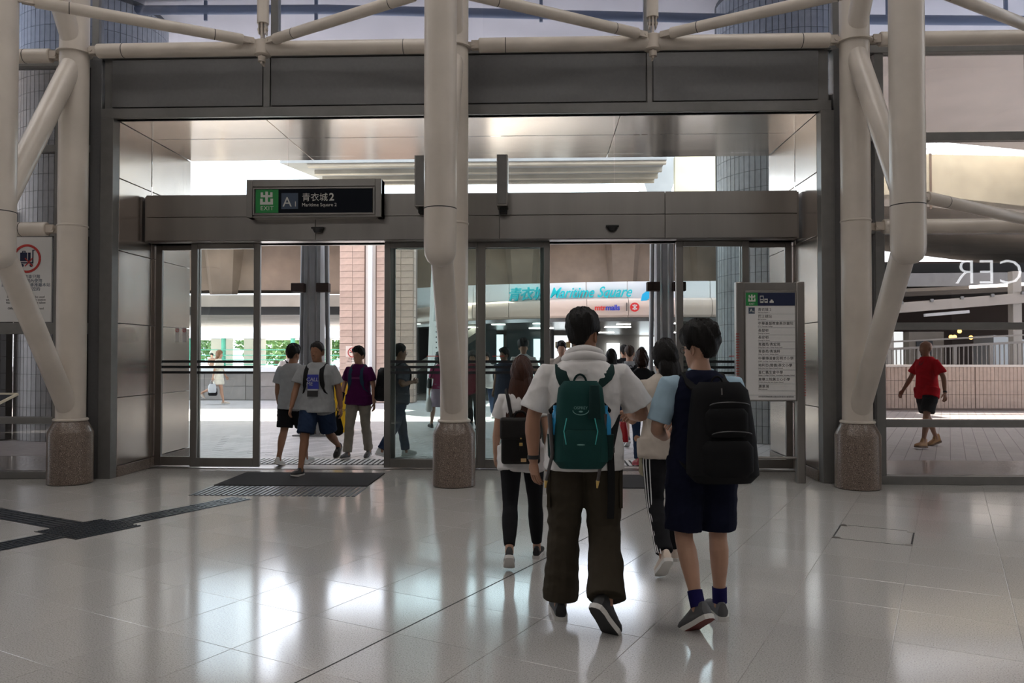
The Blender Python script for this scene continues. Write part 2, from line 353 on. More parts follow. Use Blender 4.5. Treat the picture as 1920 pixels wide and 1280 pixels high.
# --- things fixed to the header
def copy(o, name=None):
    c = o.copy(); COL.objects.link(c); return c
for x, lb in ((-2.96, 'small black dome sensor under the long exit sign'), (.93, 'small black dome sensor over the right doorway')):
    s = empty('door_sensor', (x, 10.27, 3.20), 0, lb, 'sensor', 'dome sensors on the door header')
    obj('dome', MB().lathe((0, 0, -.05), [(.01, 0), (.045, .01), (.065, .04), (.068, .06)], 20), M_black, s)
    obj('base_plate', MB().box(-.085, .085, -.03, .03, .01, .035), M_black, s, bevel=.008)
for x, lb in ((-1.56, 'narrow grey steel box on the header, half behind the middle column'), (-.50, 'narrow grey steel box on the header right of the middle column')):
    b = empty('header_box_light', (x, 10.1, 3.45), 0, lb, 'steel box', 'narrow boxes on the door header')
    obj('casing', MB().box(-.07, .07, -.1, .19, 0, .66), M_steel_d, b, bevel=.006)
    obj('front_cover', MB().box(-.055, .055, -.112, -.1, .02, .65), M_frame, b, bevel=.004)
    obj('bracket', MB().box(-.04, .055, .02, .19, -.06, 0), M_joint, b)
def exit_glyph(mb, x, z, s, y0, y1):      # white walled-exit pictogram, unit square s
    B = lambda a, b, c, d: mb.box(x + a * s, x + b * s, y0, y1, z + c * s, z + d * s)
    B(.40, .60, .0, 1.0); B(.0, .4, 0, .2); B(.6, 1, 0, .2); B(0, .2, .2, .46); B(.8, 1, .2, .46)
    B(.04, .4, .56, .74); B(.6, .96, .56, .74); B(.04, .22, .74, .94); B(.78, .96, .74, .94)
S = empty('exit_sign', (-3.86, 10.1, 3.36), 0, 'long dark exit sign box with green square on the door header', 'sign')
obj('casing', MB().box(0, 1.78, .03, .22, -.02, .475).box(1.70, 1.78, 0, .22, -.02, .475).box(0, .08, 0, .22, -.02, .475).box(.08, 1.70, 0, .05, .38, .475), M_steel_d, S, bevel=.005)
obj('face', MB().box(.12, 1.66, .004, .03, .035, .345), M_sign, S)
obj('face_frame', MB().frame(.085, 1.695, .01, .37, -.004, .03, .022), M_steel_d, S, bevel=.003)
obj('green_square', MB().box(.125, .425, -.0, .004, .037, .343), M_green, S)
gl = MB(); exit_glyph(gl, .185, .145, .17, -.003, 0); obj('exit_symbol', gl, M_lit, S)
text('exit_lettering', 'EXIT', .078, (.275, -.001, .072), M_lit, S, align='CENTER', spacing=1.12)
obj('letter_square', MB().box(.465, .685, 0, .004, .085, .295), M_slate, S)
text('letter_a', 'A', .18, (.482, -.001, .118), M_lit, S); text('digit_one', '1', .095, (.628, -.001, .118), M_lit, S)
text('chinese_lettering', '青衣城', .115, (.735, -.001, .195), M_lit, S); text('digit_two', '2', .135, (1.095, -.001, .195), M_lit, S, off=.003)
text('english_lettering', 'Maritime Square 2', .062, (.735, -.001, .118), M_lit, S)

# --- truss columns
def clevis(mb, p, q, r):      # fork and eye plates between the end of a tube (p) and a node (q)
    p = np.array(p, float); q = np.array(q, float); t = (q - p) / np.linalg.norm(q - p)
    a = np.cross(t, (0, 0, 1.)); a /= np.linalg.norm(a)
    for s in (-1, 1): mb.bar(p + a * s * r * .45 - t * .03, p + (q - p) * .62 + a * s * r * .45, .02, r * 1.1)
    mb.bar(p + (q - p) * .3, q, .022, r * 1.0); mb.tube([p + (q - p) * .48 - a * r * .7, p + (q - p) * .48 + a * r * .7], r * .28, 10)
YC, YI = 9.25, 7.95
CX = [-5.66, -1.03, 3.66]
def tie(name, p, q, r, lab, group, gap=.2, both=True, g2=None):
    p = np.array(p, float); q = np.array(q, float); t = (q - p) / np.linalg.norm(q - p)
    a = p + t * gap; b = q - t * (gap if both else 0)
    o = empty(name, tuple(a), 0, lab, 'steel tube', group); a0 = a.copy(); off = lambda v: v - a0
    obj('tube', MB().tube([off(a), off(a + t * .01), off(b - t * .01), off(b)], [r * .9, r, r, r * .9], 20), M_cream, o)
    c = MB(); clevis(c, off(a), off(p + t * gap * .12), r); obj('clevis', c, M_cream_s, o)
    if both: c = MB(); clevis(c, off(b), off(q - t * gap * .12), r); obj('clevis', c, M_cream_s, o)
    L = np.linalg.norm(b - a)
    for s in (.32, L - .32): obj('joint_ring', MB().tube([off(a + t * (s - .004)), off(a + t * (s + .004))], r * 1.015, 20), M_joint, o)
    return o
GT = 'cream steel ties of the truss columns'
names = ('left', 'middle', 'right')
for X, nm in zip(CX, names):
    w = {'left': 'cream steel truss column on granite plinth left of the portal', 'middle': 'cream steel truss column on granite plinth between the two doorways', 'right': 'cream steel truss column on granite plinth right of the portal'}[nm]
    c = empty('truss_column', (X, YC, 0), 0, w, 'column', 'cream steel truss columns')
    obj('plinth', MB().lathe((0, 0, 0), [(.235, 0), (.25, .01), (.25, .61), (.243, .63), (.185, .745), (.18, .75)], 40), M_granite, c)
    obj('base_plate', MB().lathe((0, 0, .75), [(.19, 0), (.195, .006), (.195, .02), (.185, .03)], 36), M_cream, c)
    obj('chord', MB().lathe((0, 0, .77), [(.165, 0), (.165, 2.25), (.165, 9.0)], 32), M_cream, c)
    for z in (3.08, 5.18): obj('collar', MB().lathe((0, 0, z), [(.166, 0), (.2 if z > 5 else .172, .006), (.2 if z > 5 else .172, .02), (.166, .026)], 32), M_cream, c)
    dy = YI - YC
    ib = MB().lathe((0, dy, 0), [(.02, 2.435), (.085, 2.452), (.13, 2.49), (.158, 2.55), (.166, 2.64), (.166, 9.7)], 32)
    ic = obj('inner_chord', ib, M_cream, c)
    obj('joint_ring', MB().lathe((0, dy, 3.02), [(.167, 0), (.167, .01)], 32), M_joint, ic)
    for p, q in (((0, dy + .02, 2.7), (0, -.03, .86)), ((0, dy, 3.02), (0, 0, 5.12)), ((0, 0, 5.25), (0, dy, 7.2))):
        obj('brace', MB().tube([p, q], .118, 24), M_cream, c)
    if nm == 'middle':
        obj('paint_scar', MB().ball((-.085, dy + .63, 2.30), (.03, .012, .01), 8, 5), M_ink, c)
# ties: upper level behind/between columns, and horizontal V bracing to the inner chords
ZU = 5.22
seg = [(CX[0], CX[1]), (CX[1], CX[2])]
lbl = iter(['cream tube along the top of the portal, left half', 'cream tube along the top of the portal, right half'])
for a, b in seg: tie('tie_tube', (a + .13, YC, ZU), (b - .13, YC, ZU), .085, next(lbl), GT, .16)
tie('tie_tube', (CX[0] - .13, YC, ZU - .05), (CX[0] - 4.5, YC, ZU - .05), .085, 'cream tube running off left from the left column top', GT, .16)
tie('tie_tube', (CX[2] + .13, YC, ZU), (CX[2] + 4.5, YC, ZU), .085, 'cream tube running off right from the right column top', GT, .16)
nodes = [(a + b) / 2 for a, b in seg]
lb = {0: ('slanting cream tube from left inner post down to the node over the exit sign', 'slanting cream tube rising right from the node over the exit sign'),
      1: ('slanting cream tube from middle post down to the right node', 'slanting cream tube rising right from the right node')}
for i, (a, b) in enumerate(seg):
    n = nodes[i]
    tie('tie_tube', (a + .1, YI, 5.28), (n, YC - .02, ZU + .06), .062, lb[i][0], GT, .22)
    tie('tie_tube', (n, YC - .02, ZU + .06), (b - .1, YI, 5.28), .062, lb[i][1], GT, .22)
    v = empty('node_hanger', (n, YC, ZU), 0, ('cream hanger tube rising from the node over the exit sign', 'cream hanger tube rising from the node near the right column')[i], 'steel tube', 'cream hangers over the portal')
    obj('tube', MB().lathe((0, 0, .3), [(.07, 0), (.07, 3)], 18), M_cream, v)
    obj('clevis', MB().box(-.012, .012, -.05, .05, -.2, .3).box(-.045, -.03, -.04, .04, .17, .33).box(.03, .045, -.04, .04, .17, .33).tube([(-.06, 0, .23), (.06, 0, .23)], .02, 10).lathe((0, -.03, -.17), [(.045, 0), (.045, .06)], 14).lathe((0, 0, -.09), [(.087, 0), (.1, .01), (.1, .17), (.087, .18)], 18), M_cream_s, v)
tie('tie_tube', (CX[2] + .1, YI, 5.28), (CX[2] + 2.35, YC, ZU - .02), .062, 'slanting cream tube falling right from the right inner post', GT, .22)
tie('tie_tube', (CX[2] + .12, YI, 3.12), (CX[2] + 2.35, YC, 3.0), .062, 'lower slanting cream tube right of the right inner post', GT, .1)
tie('tie_tube', (CX[2] + .13, YC, 3.03), (CX[2] + 4.5, YC, 3.03), .085, 'lower cream tube running off right from the right column', GT, .18)
tie('tie_tube', (CX[0] - .13, YC, 3.06), (CX[0] - 4.5, YC, 3.06), .085, 'lower cream tube running off left from the left column', GT, .18)

# --- floor furniture: mats and tactile paving
obj('entrance_mat', MB().box(-3.85, -2.03, 9.12, 10.15, 0, .012), M_mat, label='black entrance mat inside the left doorway', cat='mat', group='black entrance mats', bevel=.004)
obj('entrance_mat', MB().box(.25, 1.98, 9.10, 10.1, 0, .012), M_mat, label='black entrance mat inside the right doorway, behind the walkers', cat='mat', group='black entrance mats', bevel=.004)
tp = empty('tactile_path', (-3.99, 6.8, 0), 0, 'dark ribbed guide path branching across the pale hall floor', 'guide path')
c0 = np.array((-3.99, 6.8)); uc, vc = c0 @ AX, c0 @ BX
def gpl(mb, du0, du1, dv0, dv1, z0=0, z1=.004):
    cc = [AX * (uc + u) + BX * (vc + v) - c0 for u, v in ((du0, dv0), (du0, dv1), (du1, dv1), (du1, dv0))]; return mb.plan([tuple(q) for q in cc], z0, z1)
b = MB(); gpl(b, -.3, .3, -.3, .3, 0, .003); obj('pad', b, M_tact, tp)
b = MB()
for i in range(12):
    for j in range(12): gpl(b, -.28 + i * .05, -.28 + i * .05 + .036, -.28 + j * .05 , -.28 + j * .05 + .018, .003, .008)
obj('pad_studs', b, M_strip, tp, kind='stuff')
for nm, r in (('arm', (.3, 1.72, -.15, .15)), ('arm', (-1.9, -.3, -.15, .15)), ('arm', (-.15, .15, -2.1, -.3))):
    b = MB(); gpl(b, *r, 0, .002); a = obj('arm', b, M_tact, tp)
    b = MB(); lu, lv = r[1] - r[0], r[3] - r[2]
    for k in range(5):
        if lu > lv:
            for q in range(5): gpl(b, r[0] + q * lu / 5 + .01, r[0] + (q + 1) * lu / 5 - .01, r[2] + .02 + k * .057, r[2] + .02 + k * .057 + .03, .002, .007)
        else:
            for q in range(6): gpl(b, r[0] + .02 + k * .057, r[0] + .02 + k * .057 + .03, r[2] + q * lv / 6 + .01, r[2] + (q + 1) * lv / 6 - .01, .002, .007)
    obj('ribs', b, M_strip, a)
ts = empty('tactile_strip', (-2.94, 8.78, 0), 0, 'slate ribbed tactile strip in front of the left entrance mat', 'tactile strip')
rib = MB().rings([[(x * k, y * (1 - (1 - k) * .1), z) for x, y in ((-.019, -.31), (.019, -.31), (.019, .31), (-.019, .31))] for k, z in ((1, 0), (1, .004), (.7, .007))]).mesh('rib'); finish(rib, False); rib.materials.append(M_strip)
for i in range(31): share('rib', rib, ts, (-.9 + i * .06, 0, 0))
# --- directory totem
D = empty('directory_totem', (2.345, 9.56, 0), 0, 'steel two-post directory board listing exit destinations beside the right reveal', 'sign')
for x in (0, .72): 
    p = obj('post', MB().box(x, x + .1, -.02, .08, 0, 2.42), M_steel, D, bevel=.012)
    b = MB()
    for i in range(24): b.box(x + (-.004 if x == 0 else .085), x + (.035 if x == 0 else .104), -.024, -.019, 1.05 + i * .032, 1.058 + i * .032)
    obj('red_ticks', b, M_red, p, kind='stuff')
obj('board', MB().box(.1, .72, -.01, .06, .98, 2.41), M_steel_d, D, bevel=.004)
fc = obj('face', MB().box(.115, .705, -.016, -.01, 1.0, 2.29), M_white, D)
obj('face_frame', MB().frame(.1, .72, .985, 2.31, -.022, -.008, .016), M_steel_d, D, bevel=.003)
obj('navy_header', MB().box(.118, .702, -.02, -.016, 2.13, 2.287), M_navy, D); obj('green_square', MB().box(.118, .26, -.0215, -.02, 2.13, 2.287), M_green, D)
b = MB(); exit_glyph(b, .147, 2.18, .085, -.0235, -.0215); obj('exit_symbol', b, M_lit, D)
text('exit_lettering', 'EXIT', .032, (.189, -.0225, 2.142), M_lit, D, align='CENTER')
b = MB(); z = 2.165
for x0, h in ((.285, .085), (.335, .05)): 
    b.box(x0, x0 + .045, -.0215, -.02, z, z + .018); b.box(x0, x0 + .006, -.0215, -.02, z, z + h); b.box(x0 + .039, x0 + .045, -.0215, -.02, z, z + h); b.box(x0, x0 + .045, -.0215, -.02, z + h - .008, z + h); b.box(x0, x0 + .045, -.0215, -.02, z + .034, z + .042)
b.prism([(.4, z), (.45, z), (.45, z + .02), (.44, z + .022), (.434, z + .038), (.416, z + .038), (.41, z + .022), (.4, z + .02)], -.0215, -.02); obj('vehicle_symbols', b, M_lit, D)
obj('letter_square', MB().box(.15, .225, -.018, -.016, 2.035, 2.11), M_slate, D); text('letter_a', 'A₁', .06, (.162, -.019, 2.053), M_lit, D)
zh = ['青衣城 2', '巴士總站', '中華基督教會燕京書院', '長發邨', '長安邨', '青雅苑/青宏苑', '青泰苑/青逸軒', '中華傳道會呂明才小學', '地利亞(閩僑)英文小學', '皇仁舊生會中學', '東華三院黃士心小學', '灝景灣']
en = ['Maritime Square 2', 'Bus terminus', 'CCC Yenching College', 'Cheung Fat Estate', 'Cheung On Estate', 'Ching Nga Court / Ching Wang Court', 'Ching Tai Court / Serene Court', 'CNEC Lui Ming Choi Primary School', 'Delia (Man Kiu) English Primary School', "Queen's College Old Boys' Association Secondary School", 'TWGH Wong See Sum Primary School', 'Villa Esplanada']
b = MB()
for i, (a, e) in enumerate(zip(zh, en)):
    z = 2.07 - i * .084
    text('chinese_line', a, .042, (.262, -.017, z), M_ink, D, ext=.0005); text('english_line', e, .0185, (.262, -.017, z - .026), M_ink, D, ext=.0005)
    b.box(.262, .702, -.0168, -.016, z - .041, z - .0385)
b.box(.118, .702, -.0168, -.016, 1.055, 1.058); obj('rule', b, M_slate, D)
text('foot_line', '如有查詢請聯絡車站職員或致電客戶服務熱線', .021, (.262, -.017, 1.028), M_ink, D, ext=.0005)
obj('bottom_bar', MB().tube([(.1, .03, .3), (.72, .03, .3)], .016, 12), M_steel, D)
# --- trolley notice on the left wing glass
N = empty('trolley_notice', (-7.0, 9.54, 1.95), 0, 'white notice with red ring and crossed luggage trolley left of the left column', 'notice')
obj('board', MB().box(0, .9, 0, .02, 0, 1.06), M_white, N, bevel=.004)
ring = MB(); cx_, cz_ = .585, .79
ring.tube([(cx_ + .165 * math.cos(t), -.004, cz_ + .165 * math.sin(t)) for t in [2 * PI * j / 40 for j in range(41)]], .015, 8, flat=.3, up=(0, 1, 0)); obj('red_ring', ring, M_red, N)
s = MB().box(cx_ - .085, cx_ + .0, -.006, 0, cz_ - .03, cz_ + .075).box(cx_ - .06, cx_ - .05, -.006, 0, cz_ + .075, cz_ + .095).box(cx_ - .03, cx_ - .02, -.006, 0, cz_ + .075, cz_ + .095).box(cx_ - .06, cx_ - .02, -.006, 0, cz_ + .09, cz_ + .097)
s.box(cx_ + .015, cx_ + .045, -.006, 0, cz_ - .03, cz_ + .075).box(cx_ - .1, cx_ + .08, -.006, 0, cz_ - .06, cz_ - .045).box(cx_ + .07, cx_ + .08, -.006, 0, cz_ - .06, cz_ + .11).box(cx_ + .07, cx_ + .1, -.006, 0, cz_ + .1, cz_ + .11)
for dx in (-.06, .055): s.tube([(cx_ + dx, -.006, cz_ - .085), (cx_ + dx, 0, cz_ - .085)], .02, 14)
obj('trolley_symbol', s, M_navy, N)
s = MB()
for sg in (-1, 1): s.bar((cx_ - .02, -.008, cz_ - .045 - .05 * sg), (cx_ + .075, -.008, cz_ - .045 + .05 * sg), .012, .004, (0, 1, 0))
obj('red_cross', s, M_red, N)
text('chinese_lettering', '行李手推車只限\n在車站範圍內使用\n請勿將行李手推車推離本站\n違者可被檢控的', .052, (.575, -.001, .545), M_slate, N, align='CENTER', ls=.98)
text('english_lettering', 'Baggage trolleys are to be used\nwithin the station and the station\nNo baggage trolley may be taken\nbeyond the exits\nOffenders may be prosecuted', .038, (.575, -.001, .30), M_ink, N, align='CENTER', ls=.95)
# --- tilted map stand at the left edge
P = empty('map_stand', (-5.57, 7.5, 0), 0, 'dark slanted board with pale rim cut off at the left picture edge', 'map board')
obj('post', MB().tube([(-.3, 0, 0), (-.3, 0, 1.02)], .04, 16), M_steel_d, P)
bd = MB().add([(-.9, -.25, .86), (.0, -.25, .86), (.28, .25, 1.14), (-.9, .25, 1.14), (-.9, -.25, .84), (.0, -.25, .84), (.28, .25, 1.12), (-.9, .25, 1.12)], [(0, 1, 2, 3), (7, 6, 5, 4), (0, 4, 5, 1), (1, 5, 6, 2), (2, 6, 7, 3), (3, 7, 4, 0)])
obj('board', bd, M_sign, P)
rb = MB(); pts = [(-.9, -.25, .86), (.0, -.25, .86), (.28, .25, 1.14), (-.9, .25, 1.14)]
for a, c in zip(pts, pts[1:]): rb.bar(a, c, .022, .024)
obj('rim', rb, mat('pale_rim', (.55, .5, .4), .5), P)
# --- hall sign behind the visitor, mirrored in the right wing glass
Sg = empty('shop_sign', (13.8, -6.0, 3.80), PI, 'white neon letters on a dark fascia across the hall', 'sign')
obj('fascia', MB().box(-1.5, 4, 0, .1, -.25, .95), M_dark, Sg); text('neon_lettering', 'CER', 1.12, (-1.35, -.02, 0), M_neon, Sg, ext=.01, off=-.018, spacing=1.1)
# ================================================================ outside
pav = obj('pavement', MB().box(-60, 60, 11.75, 90, -.16, -.004), M_paver, kind='structure')
def brickmat(name, cols, sx, sy, rot, rough=.5):
    m = bpy.data.materials.new(name); m.use_nodes = True; t = m.node_tree; p = t.nodes['Principled BSDF']; p.inputs['Roughness'].default_value = rough
    g = t.nodes.new('ShaderNodeTexCoord'); mp = t.nodes.new('ShaderNodeMapping'); mp.inputs['Rotation'].default_value = (0, 0, rot)
    b = t.nodes.new('ShaderNodeTexBrick'); b.inputs['Scale'].default_value = 1; b.inputs['Brick Width'].default_value = sx; b.inputs['Row Height'].default_value = sy; b.inputs['Mortar Size'].default_value = .006
    for k, c in zip(('Color1', 'Color2', 'Mortar'), cols): b.inputs[k].default_value = (*c, 1)
    t.links.new(g.outputs['Object'], mp.inputs[0]); t.links.new(mp.outputs[0], b.inputs[0]); t.links.new(b.outputs[0], p.inputs['Base Color'])
    bp = t.nodes.new('ShaderNodeBump'); bp.inputs['Strength'].default_value = .5; bp.inputs['Distance'].default_value = .004; bp.invert = True
    t.links.new(b.outputs['Fac'], bp.inputs['Height']); t.links.new(bp.outputs[0], p.inputs['Normal']); MATS[name] = m; return m
M_brick = brickmat('pavers_far', ((.50, .485, .49), (.44, .425, .43), (.2, .19, .19)), .4, .2, ANG - PI / 2, .45)
pav.data.materials[0] = M_brick
pm = MB(); a, b_ = .197, .097
pm.rings([[(x * k, y * k, z) for x, y in ((-a, -b_), (a, -b_), (a, b_), (-a, b_))] for k, z in ((1, -.005), (1, -.0015), (.985, 0))])
pme = pm.mesh('paver'); finish(pme, False); pme.materials.append(M_paver)
cnt = 0
for i in range(-60, 60):
    for j in range(0, 40):
        v = .2 * i; u = 9 + .4 * j + (.2 if i % 2 else 0); p = AX * u + BX * v
        if 11.9 < p[1] < 16.2 and -5.0 < p[0] - (p[1] - 11.9) * -.33 < -1.55 and cnt < 292 and not (p[1] < 11.62):
            share('paver', pme, pav, (p[0], p[1], 0), (0, 0, PI / 2 - ANG)); cnt += 1
obj('threshold_slab', MB().box(-5.3, 3.35, 10.76, 11.75, -.02, 0), mat('pale_threshold', (.5, .48, .46), .35, 0, .08, 4), pav)
# slotted drain across each doorway
for x0, x1, lb in ((-4.55, -1.2, 'slotted steel drain grille outside the left doorway'), (.0, 2.6, 'slotted steel drain grille outside the right doorway')):
    d = empty('drain_grille', ((x0 + x1) / 2, 11.25, 0), 0, lb, 'drain', 'drain grilles outside the doors'); w = (x1 - x0) / 2
    obj('channel', MB().box(-w, w, -.3, .3, 0, .003), M_joint, d)
    n = int(w * 2 / .075); sl = MB().box(-.02, .02, -.29, .29, 0, .009).mesh('slat'); finish(sl, False); sl.materials.append(M_wpaint)
    for k in range(n): share('slat', sl, d, (-w + .04 + k * .075, 0, 0), (0, 0, 0))
# --- round tiled columns
def mosaic_tiles(mb, r, z0, z1, tw, th, c=(0, 0), vis=(0, 2 * PI)):
    n = int(2 * PI * r / tw); da = 2 * PI / n; g_ = .006 / r
    for k in range(int((z1 - z0) / th)):
        a0 = z0 + k * th + .004; a1 = z0 + (k + 1) * th - .004
        for j in range(n):
            t0 = j * da + g_; t1 = (j + 1) * da - g_
            if not any(vis[0] <= q <= vis[1] for q in (t0, t0 - 2 * PI, t0 + 2 * PI)): continue
            q = lambda t, rr, z: (c[0] + rr * math.cos(t), c[1] + rr * math.sin(t), z)
            mb.add([q(t0, r, a0), q(t1, r, a0), q(t1, r, a1), q(t0, r, a1), q(t0, r + .012, a0), q(t1, r + .012, a0), q(t1, r + .012, a1), q(t0, r + .012, a1)],
                   [(4, 5, 6, 7), (0, 1, 5, 4), (1, 2, 6, 5), (2, 3, 7, 6), (3, 0, 4, 7)])
for x, y, r, lb in ((4.62, 14.9, 1.3, 'round grey tiled column outside behind the right door leaf'), (-8.75, 15.0, 1.3, 'round grey tiled column outside behind the left wing glass')):
    c = empty('tiled_column', (x, y, 0), 0, lb, 'column', 'round tiled columns under the deck')
    obj('core', MB().lathe((0, 0, 0), [(r, 0), (r, 8.2)], 64), mat('column_grout', (.09, .09, .09), .9), c)
    b = MB(); mosaic_tiles(b, r, 0, 8.1, .105, .30, vis=(PI, 2 * PI) if x > 0 else (PI, 2 * PI + .6)); obj('tiles', b, M_ctile, c, kind='stuff', smooth=False)
# --- pink stone pillar
pl = empty('stone_pillar', (-5.39, 26.15, 0), 0, 'square pink stone-tiled pillar with a pale pipe at the sunlit edge', 'pillar')
obj('core', MB().box(-1.2, 1.2, -.65, .2, 0, 5.9), mat('pillar_mortar', (.2, .14, .12), .9), pl)
tw, th = .40, .215
sm = MB().rings([[(x * k, y, z * k) for x, z in ((-.196, -.103), (.196, -.103), (.196, .103), (-.196, .103))] for k, y in ((1, .0), (1, -.022), (.97, -.028))]).mesh('stone_tile'); finish(sm, False); sm.materials.append(M_stone)
for k in range(26):
    for j in range(6):
        if j in (2,) : continue
        share('stone_tile', sm, pl, (-1.0 + j * .4, -.65 - RNG.uniform(0, .006), .12 + k * th), (0, 0, 0))
    share('stone_tile', sm, pl, (1.2, -.45, .12 + k * th), (0, 0, PI / 2))
    share('stone_tile', sm, pl, (-1.2, -.45, .12 + k * th), (0, 0, -PI / 2))
obj('channel', MB().box(-.36, -.04, -.67, -.65, 0, 5.9), mat('pale_channel', (.6, .55, .52), .6), pl)
obj('down_pipe', MB().tube([(-.2, -.72, .1), (-.2, -.72, 5.9)], .07, 14), M_wpaint, pl)
ns = empty('no_smoking_sign', (-6.18, 25.47, 1.28), 0, 'white no smoking notice with red ring on the pink pillar', 'sign')
obj('plate', MB().box(-.22, .24, 0, .015, 0, .58), mat('notice_white', (.75, .68, .62), .5), ns, bevel=.004)
b = MB(); b.tube([(.01 + .15 * math.cos(t), -.006, .37 + .15 * math.sin(t)) for t in [2 * PI * j / 30 for j in range(31)]], .016, 6); b.bar((-.1, -.006, .47), (.11, -.006, .27), .025, .006, (0, 1, 0)); obj('red_ring', b, M_red, ns)
obj('cigarette', MB().box(-.09, .09, -.008, 0, .36, .385), M_ink, ns); text('lettering', '不准吸煙\nNo smoking', .075, (.01, -.002, .13), M_ink, ns, align='CENTER')
# --- steel posts outside the doorways
def steel_post(x, y, lb):
    s = empty('steel_post', (x, y, 0), 0, lb, 'post', 'clustered steel posts outside the doors')
    obj('web', MB().box(-.05, .05, -.16, .16, 0, 4.4), M_gsteel, s, bevel=.006)
    for dx in (-.16, .09): obj('flange', MB().box(dx, dx + .07, -.17, .17, 0, 4.4), M_gsteel, s, bevel=.006)
    for p, q in (((-.27, -.02, 0), (-.21, -.02, 4.4)), ((.29, -.02, 0), (.23, -.02, 4.4))): obj('tube', MB().tube([p, q], .045, 16), M_gsteel, s)
    obj('foot', MB().box(-.36, .38, -.22, .22, 0, .03), M_gsteel, s, bevel=.01); obj('cap', MB().box(-.32, .34, -.22, .22, 4.4, 4.46), M_gsteel, s, bevel=.01)
    for dx in (-.36, .12): obj('lamp_box', MB().box(dx, dx + .24, -.34, -.17, 2.74, 2.91), M_brown, s, bevel=.01)
steel_post(-4.38, 15.0, 'cluster of grey steel posts outside the left doorway'); steel_post(2.33, 15.0, 'cluster of grey steel posts outside the right doorway')
vs = empty('leaning_strut', (-3.45, 24, 0), 0, 'white perforated leaning struts beside the middle column', 'strut')
for p, q in (((0, 0, 0), (.17, 0, 4.6)), ((.5, 0, 0), (.36, 0, 4.6))):
    s = obj('flat_bar', MB().bar(p, q, .13, .3, (0, 1, 0)), M_wpaint, vs, bevel=.01)
b = MB()
for k in range(14): b.ball((.25, -.18, .35 + k * .16), (.02, .01, .025), 8, 5)
obj('perforated_plate', MB().box(.13, .40, -.16, -.14, 0, 2.6), M_wpaint, vs); obj('holes', b, M_ink, vs)
# --- decks overhead
dk = obj('deck', MB().plan([(-34, 10.2), (34, 10.2), (34, 26.2), (16, 26.0), (10, 24.0), (-34, 23.8)], 8.2, 9.3), M_deck, label='broad concrete deck overhead shading the forecourt', cat='deck', org=(0, 16, 8.2))
cp = empty('ceiling_pipe', (0, 14.4, 7.8), 0, 'long blue-grey pipe hung under the deck behind the clerestory glass', 'pipe')
obj('pipe', MB().tube([(-12, 0, .3), (-4, 0, .2), (3, 0, -.08), (12, 0, -.3)], .085, 14), mat('pipe_paint', (.2, .23, .3), .5), cp)
for x in np.arange(-10.5, 11, 2.1): obj('hanger', MB().box(x - .03, x + .03, -.02, .02, -.1 + .02 * -x, .42), mat('pipe_paint', (.2, .23, .3)), cp)
# flyover B over the left and middle
fb = empty('flyover', (-10, 27, 3.3), 0, 'stained concrete flyover with haunched girders behind the forecourt', 'flyover')
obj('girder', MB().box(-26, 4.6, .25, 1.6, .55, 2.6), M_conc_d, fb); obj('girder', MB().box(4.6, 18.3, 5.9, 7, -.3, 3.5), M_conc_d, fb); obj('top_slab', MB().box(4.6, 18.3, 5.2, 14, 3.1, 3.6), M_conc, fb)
obj('top_slab', MB().box(-26, 4.6, -.5, 11, 2.3, 2.75), M_conc, fb)
obj('edge_slab', MB().box(-26, 4.6, -.1, .6, -.05, .36), M_conc, fb)
obj('shade_strip', MB().box(-26, 4.6, -.0, .1, -.33, -.05), M_joint, fb); obj('under_slab', MB().box(-26, 4.6, .1, 11, -.33, .3), M_conc, fb)  # first box: dark strip for the shade of the gap under the edge slab
for x, yy in ((-6.4, 0), (-1.2, 0), (2.9, 0), (9.2, 5.65), (13.4, 5.65), (16.9, 5.65)):
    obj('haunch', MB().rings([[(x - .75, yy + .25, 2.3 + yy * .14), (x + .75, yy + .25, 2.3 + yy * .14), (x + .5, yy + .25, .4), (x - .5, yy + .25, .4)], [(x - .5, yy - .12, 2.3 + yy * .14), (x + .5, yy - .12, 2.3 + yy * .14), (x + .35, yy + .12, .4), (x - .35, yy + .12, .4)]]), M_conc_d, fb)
# flyover C, seen through the transom
fc_ = empty('high_flyover', (0, 30, 8.1), 0, 'grey elevated roadway on a capped pier seen above the door header', 'flyover')
obj('deck', MB().plan([(-8.9, -3.7), (4.2, -3.7), (4.2, -.5), (-8.0, -.5)], 0, 1.6), M_conc_g, fc_)
for y, z in ((-3.6, -.1), (-2.7, -.14), (-1.7, -.14), (-.8, -.1)): obj('edge_beam', MB().box(-8.0, 4.2, y, y + .22, z, .0), M_conc, fc_)
obj('pier', MB().box(4.35, 5.3, 2.6, 3.6, -1.2, 1.2), M_conc_g, fc_, bevel=.05)
obj('pier_cap', MB().prism([(3.9, 1.6), (5.75, 1.6), (5.3, .1), (4.35, .1)], 2.2, 4.0), M_conc_g, fc_)
# ramp with parapet and railing at right
rp = empty('ramp', (12, 27, 6.5), 0, 'cream concrete ramp parapet with pale railing seen at upper right', 'ramp')
obj('parapet', MB().rings([[(x, y, zb - 6.5), (x, y + .35, zb - 6.5), (x, y + .35, zt - 6.5), (x, y, zt - 6.5)] for x, y, zb, zt in ((-7.3, .6, 7.0, 8.55), (1, 0, 6.85, 8.38), (9, -.4, 5.75, 8.02))]), M_conc_c, rp)
obj('road_slab', MB().rings([[(x, y, zb - 6.5), (x, y + 9, zb - 6.5), (x, y + 9, zb - 6.1), (x, y, zb - 6.1)] for x, y, zb in ((-7.3, .6, 6.8), (1, 0, 6.6), (9, -.4, 5.5))]), M_conc, rp)
rl = MB()
for k in range(60):
    x = -7.2 + k * .27; zt = 8.52 - 6.5 - (x + 7.3) * .0325; rl.box(x, x + .05, .15, .2, zt - .02, zt + .62)
obj('railing_bars', rl, M_wpaint, rp, kind='stuff')
tr = MB()
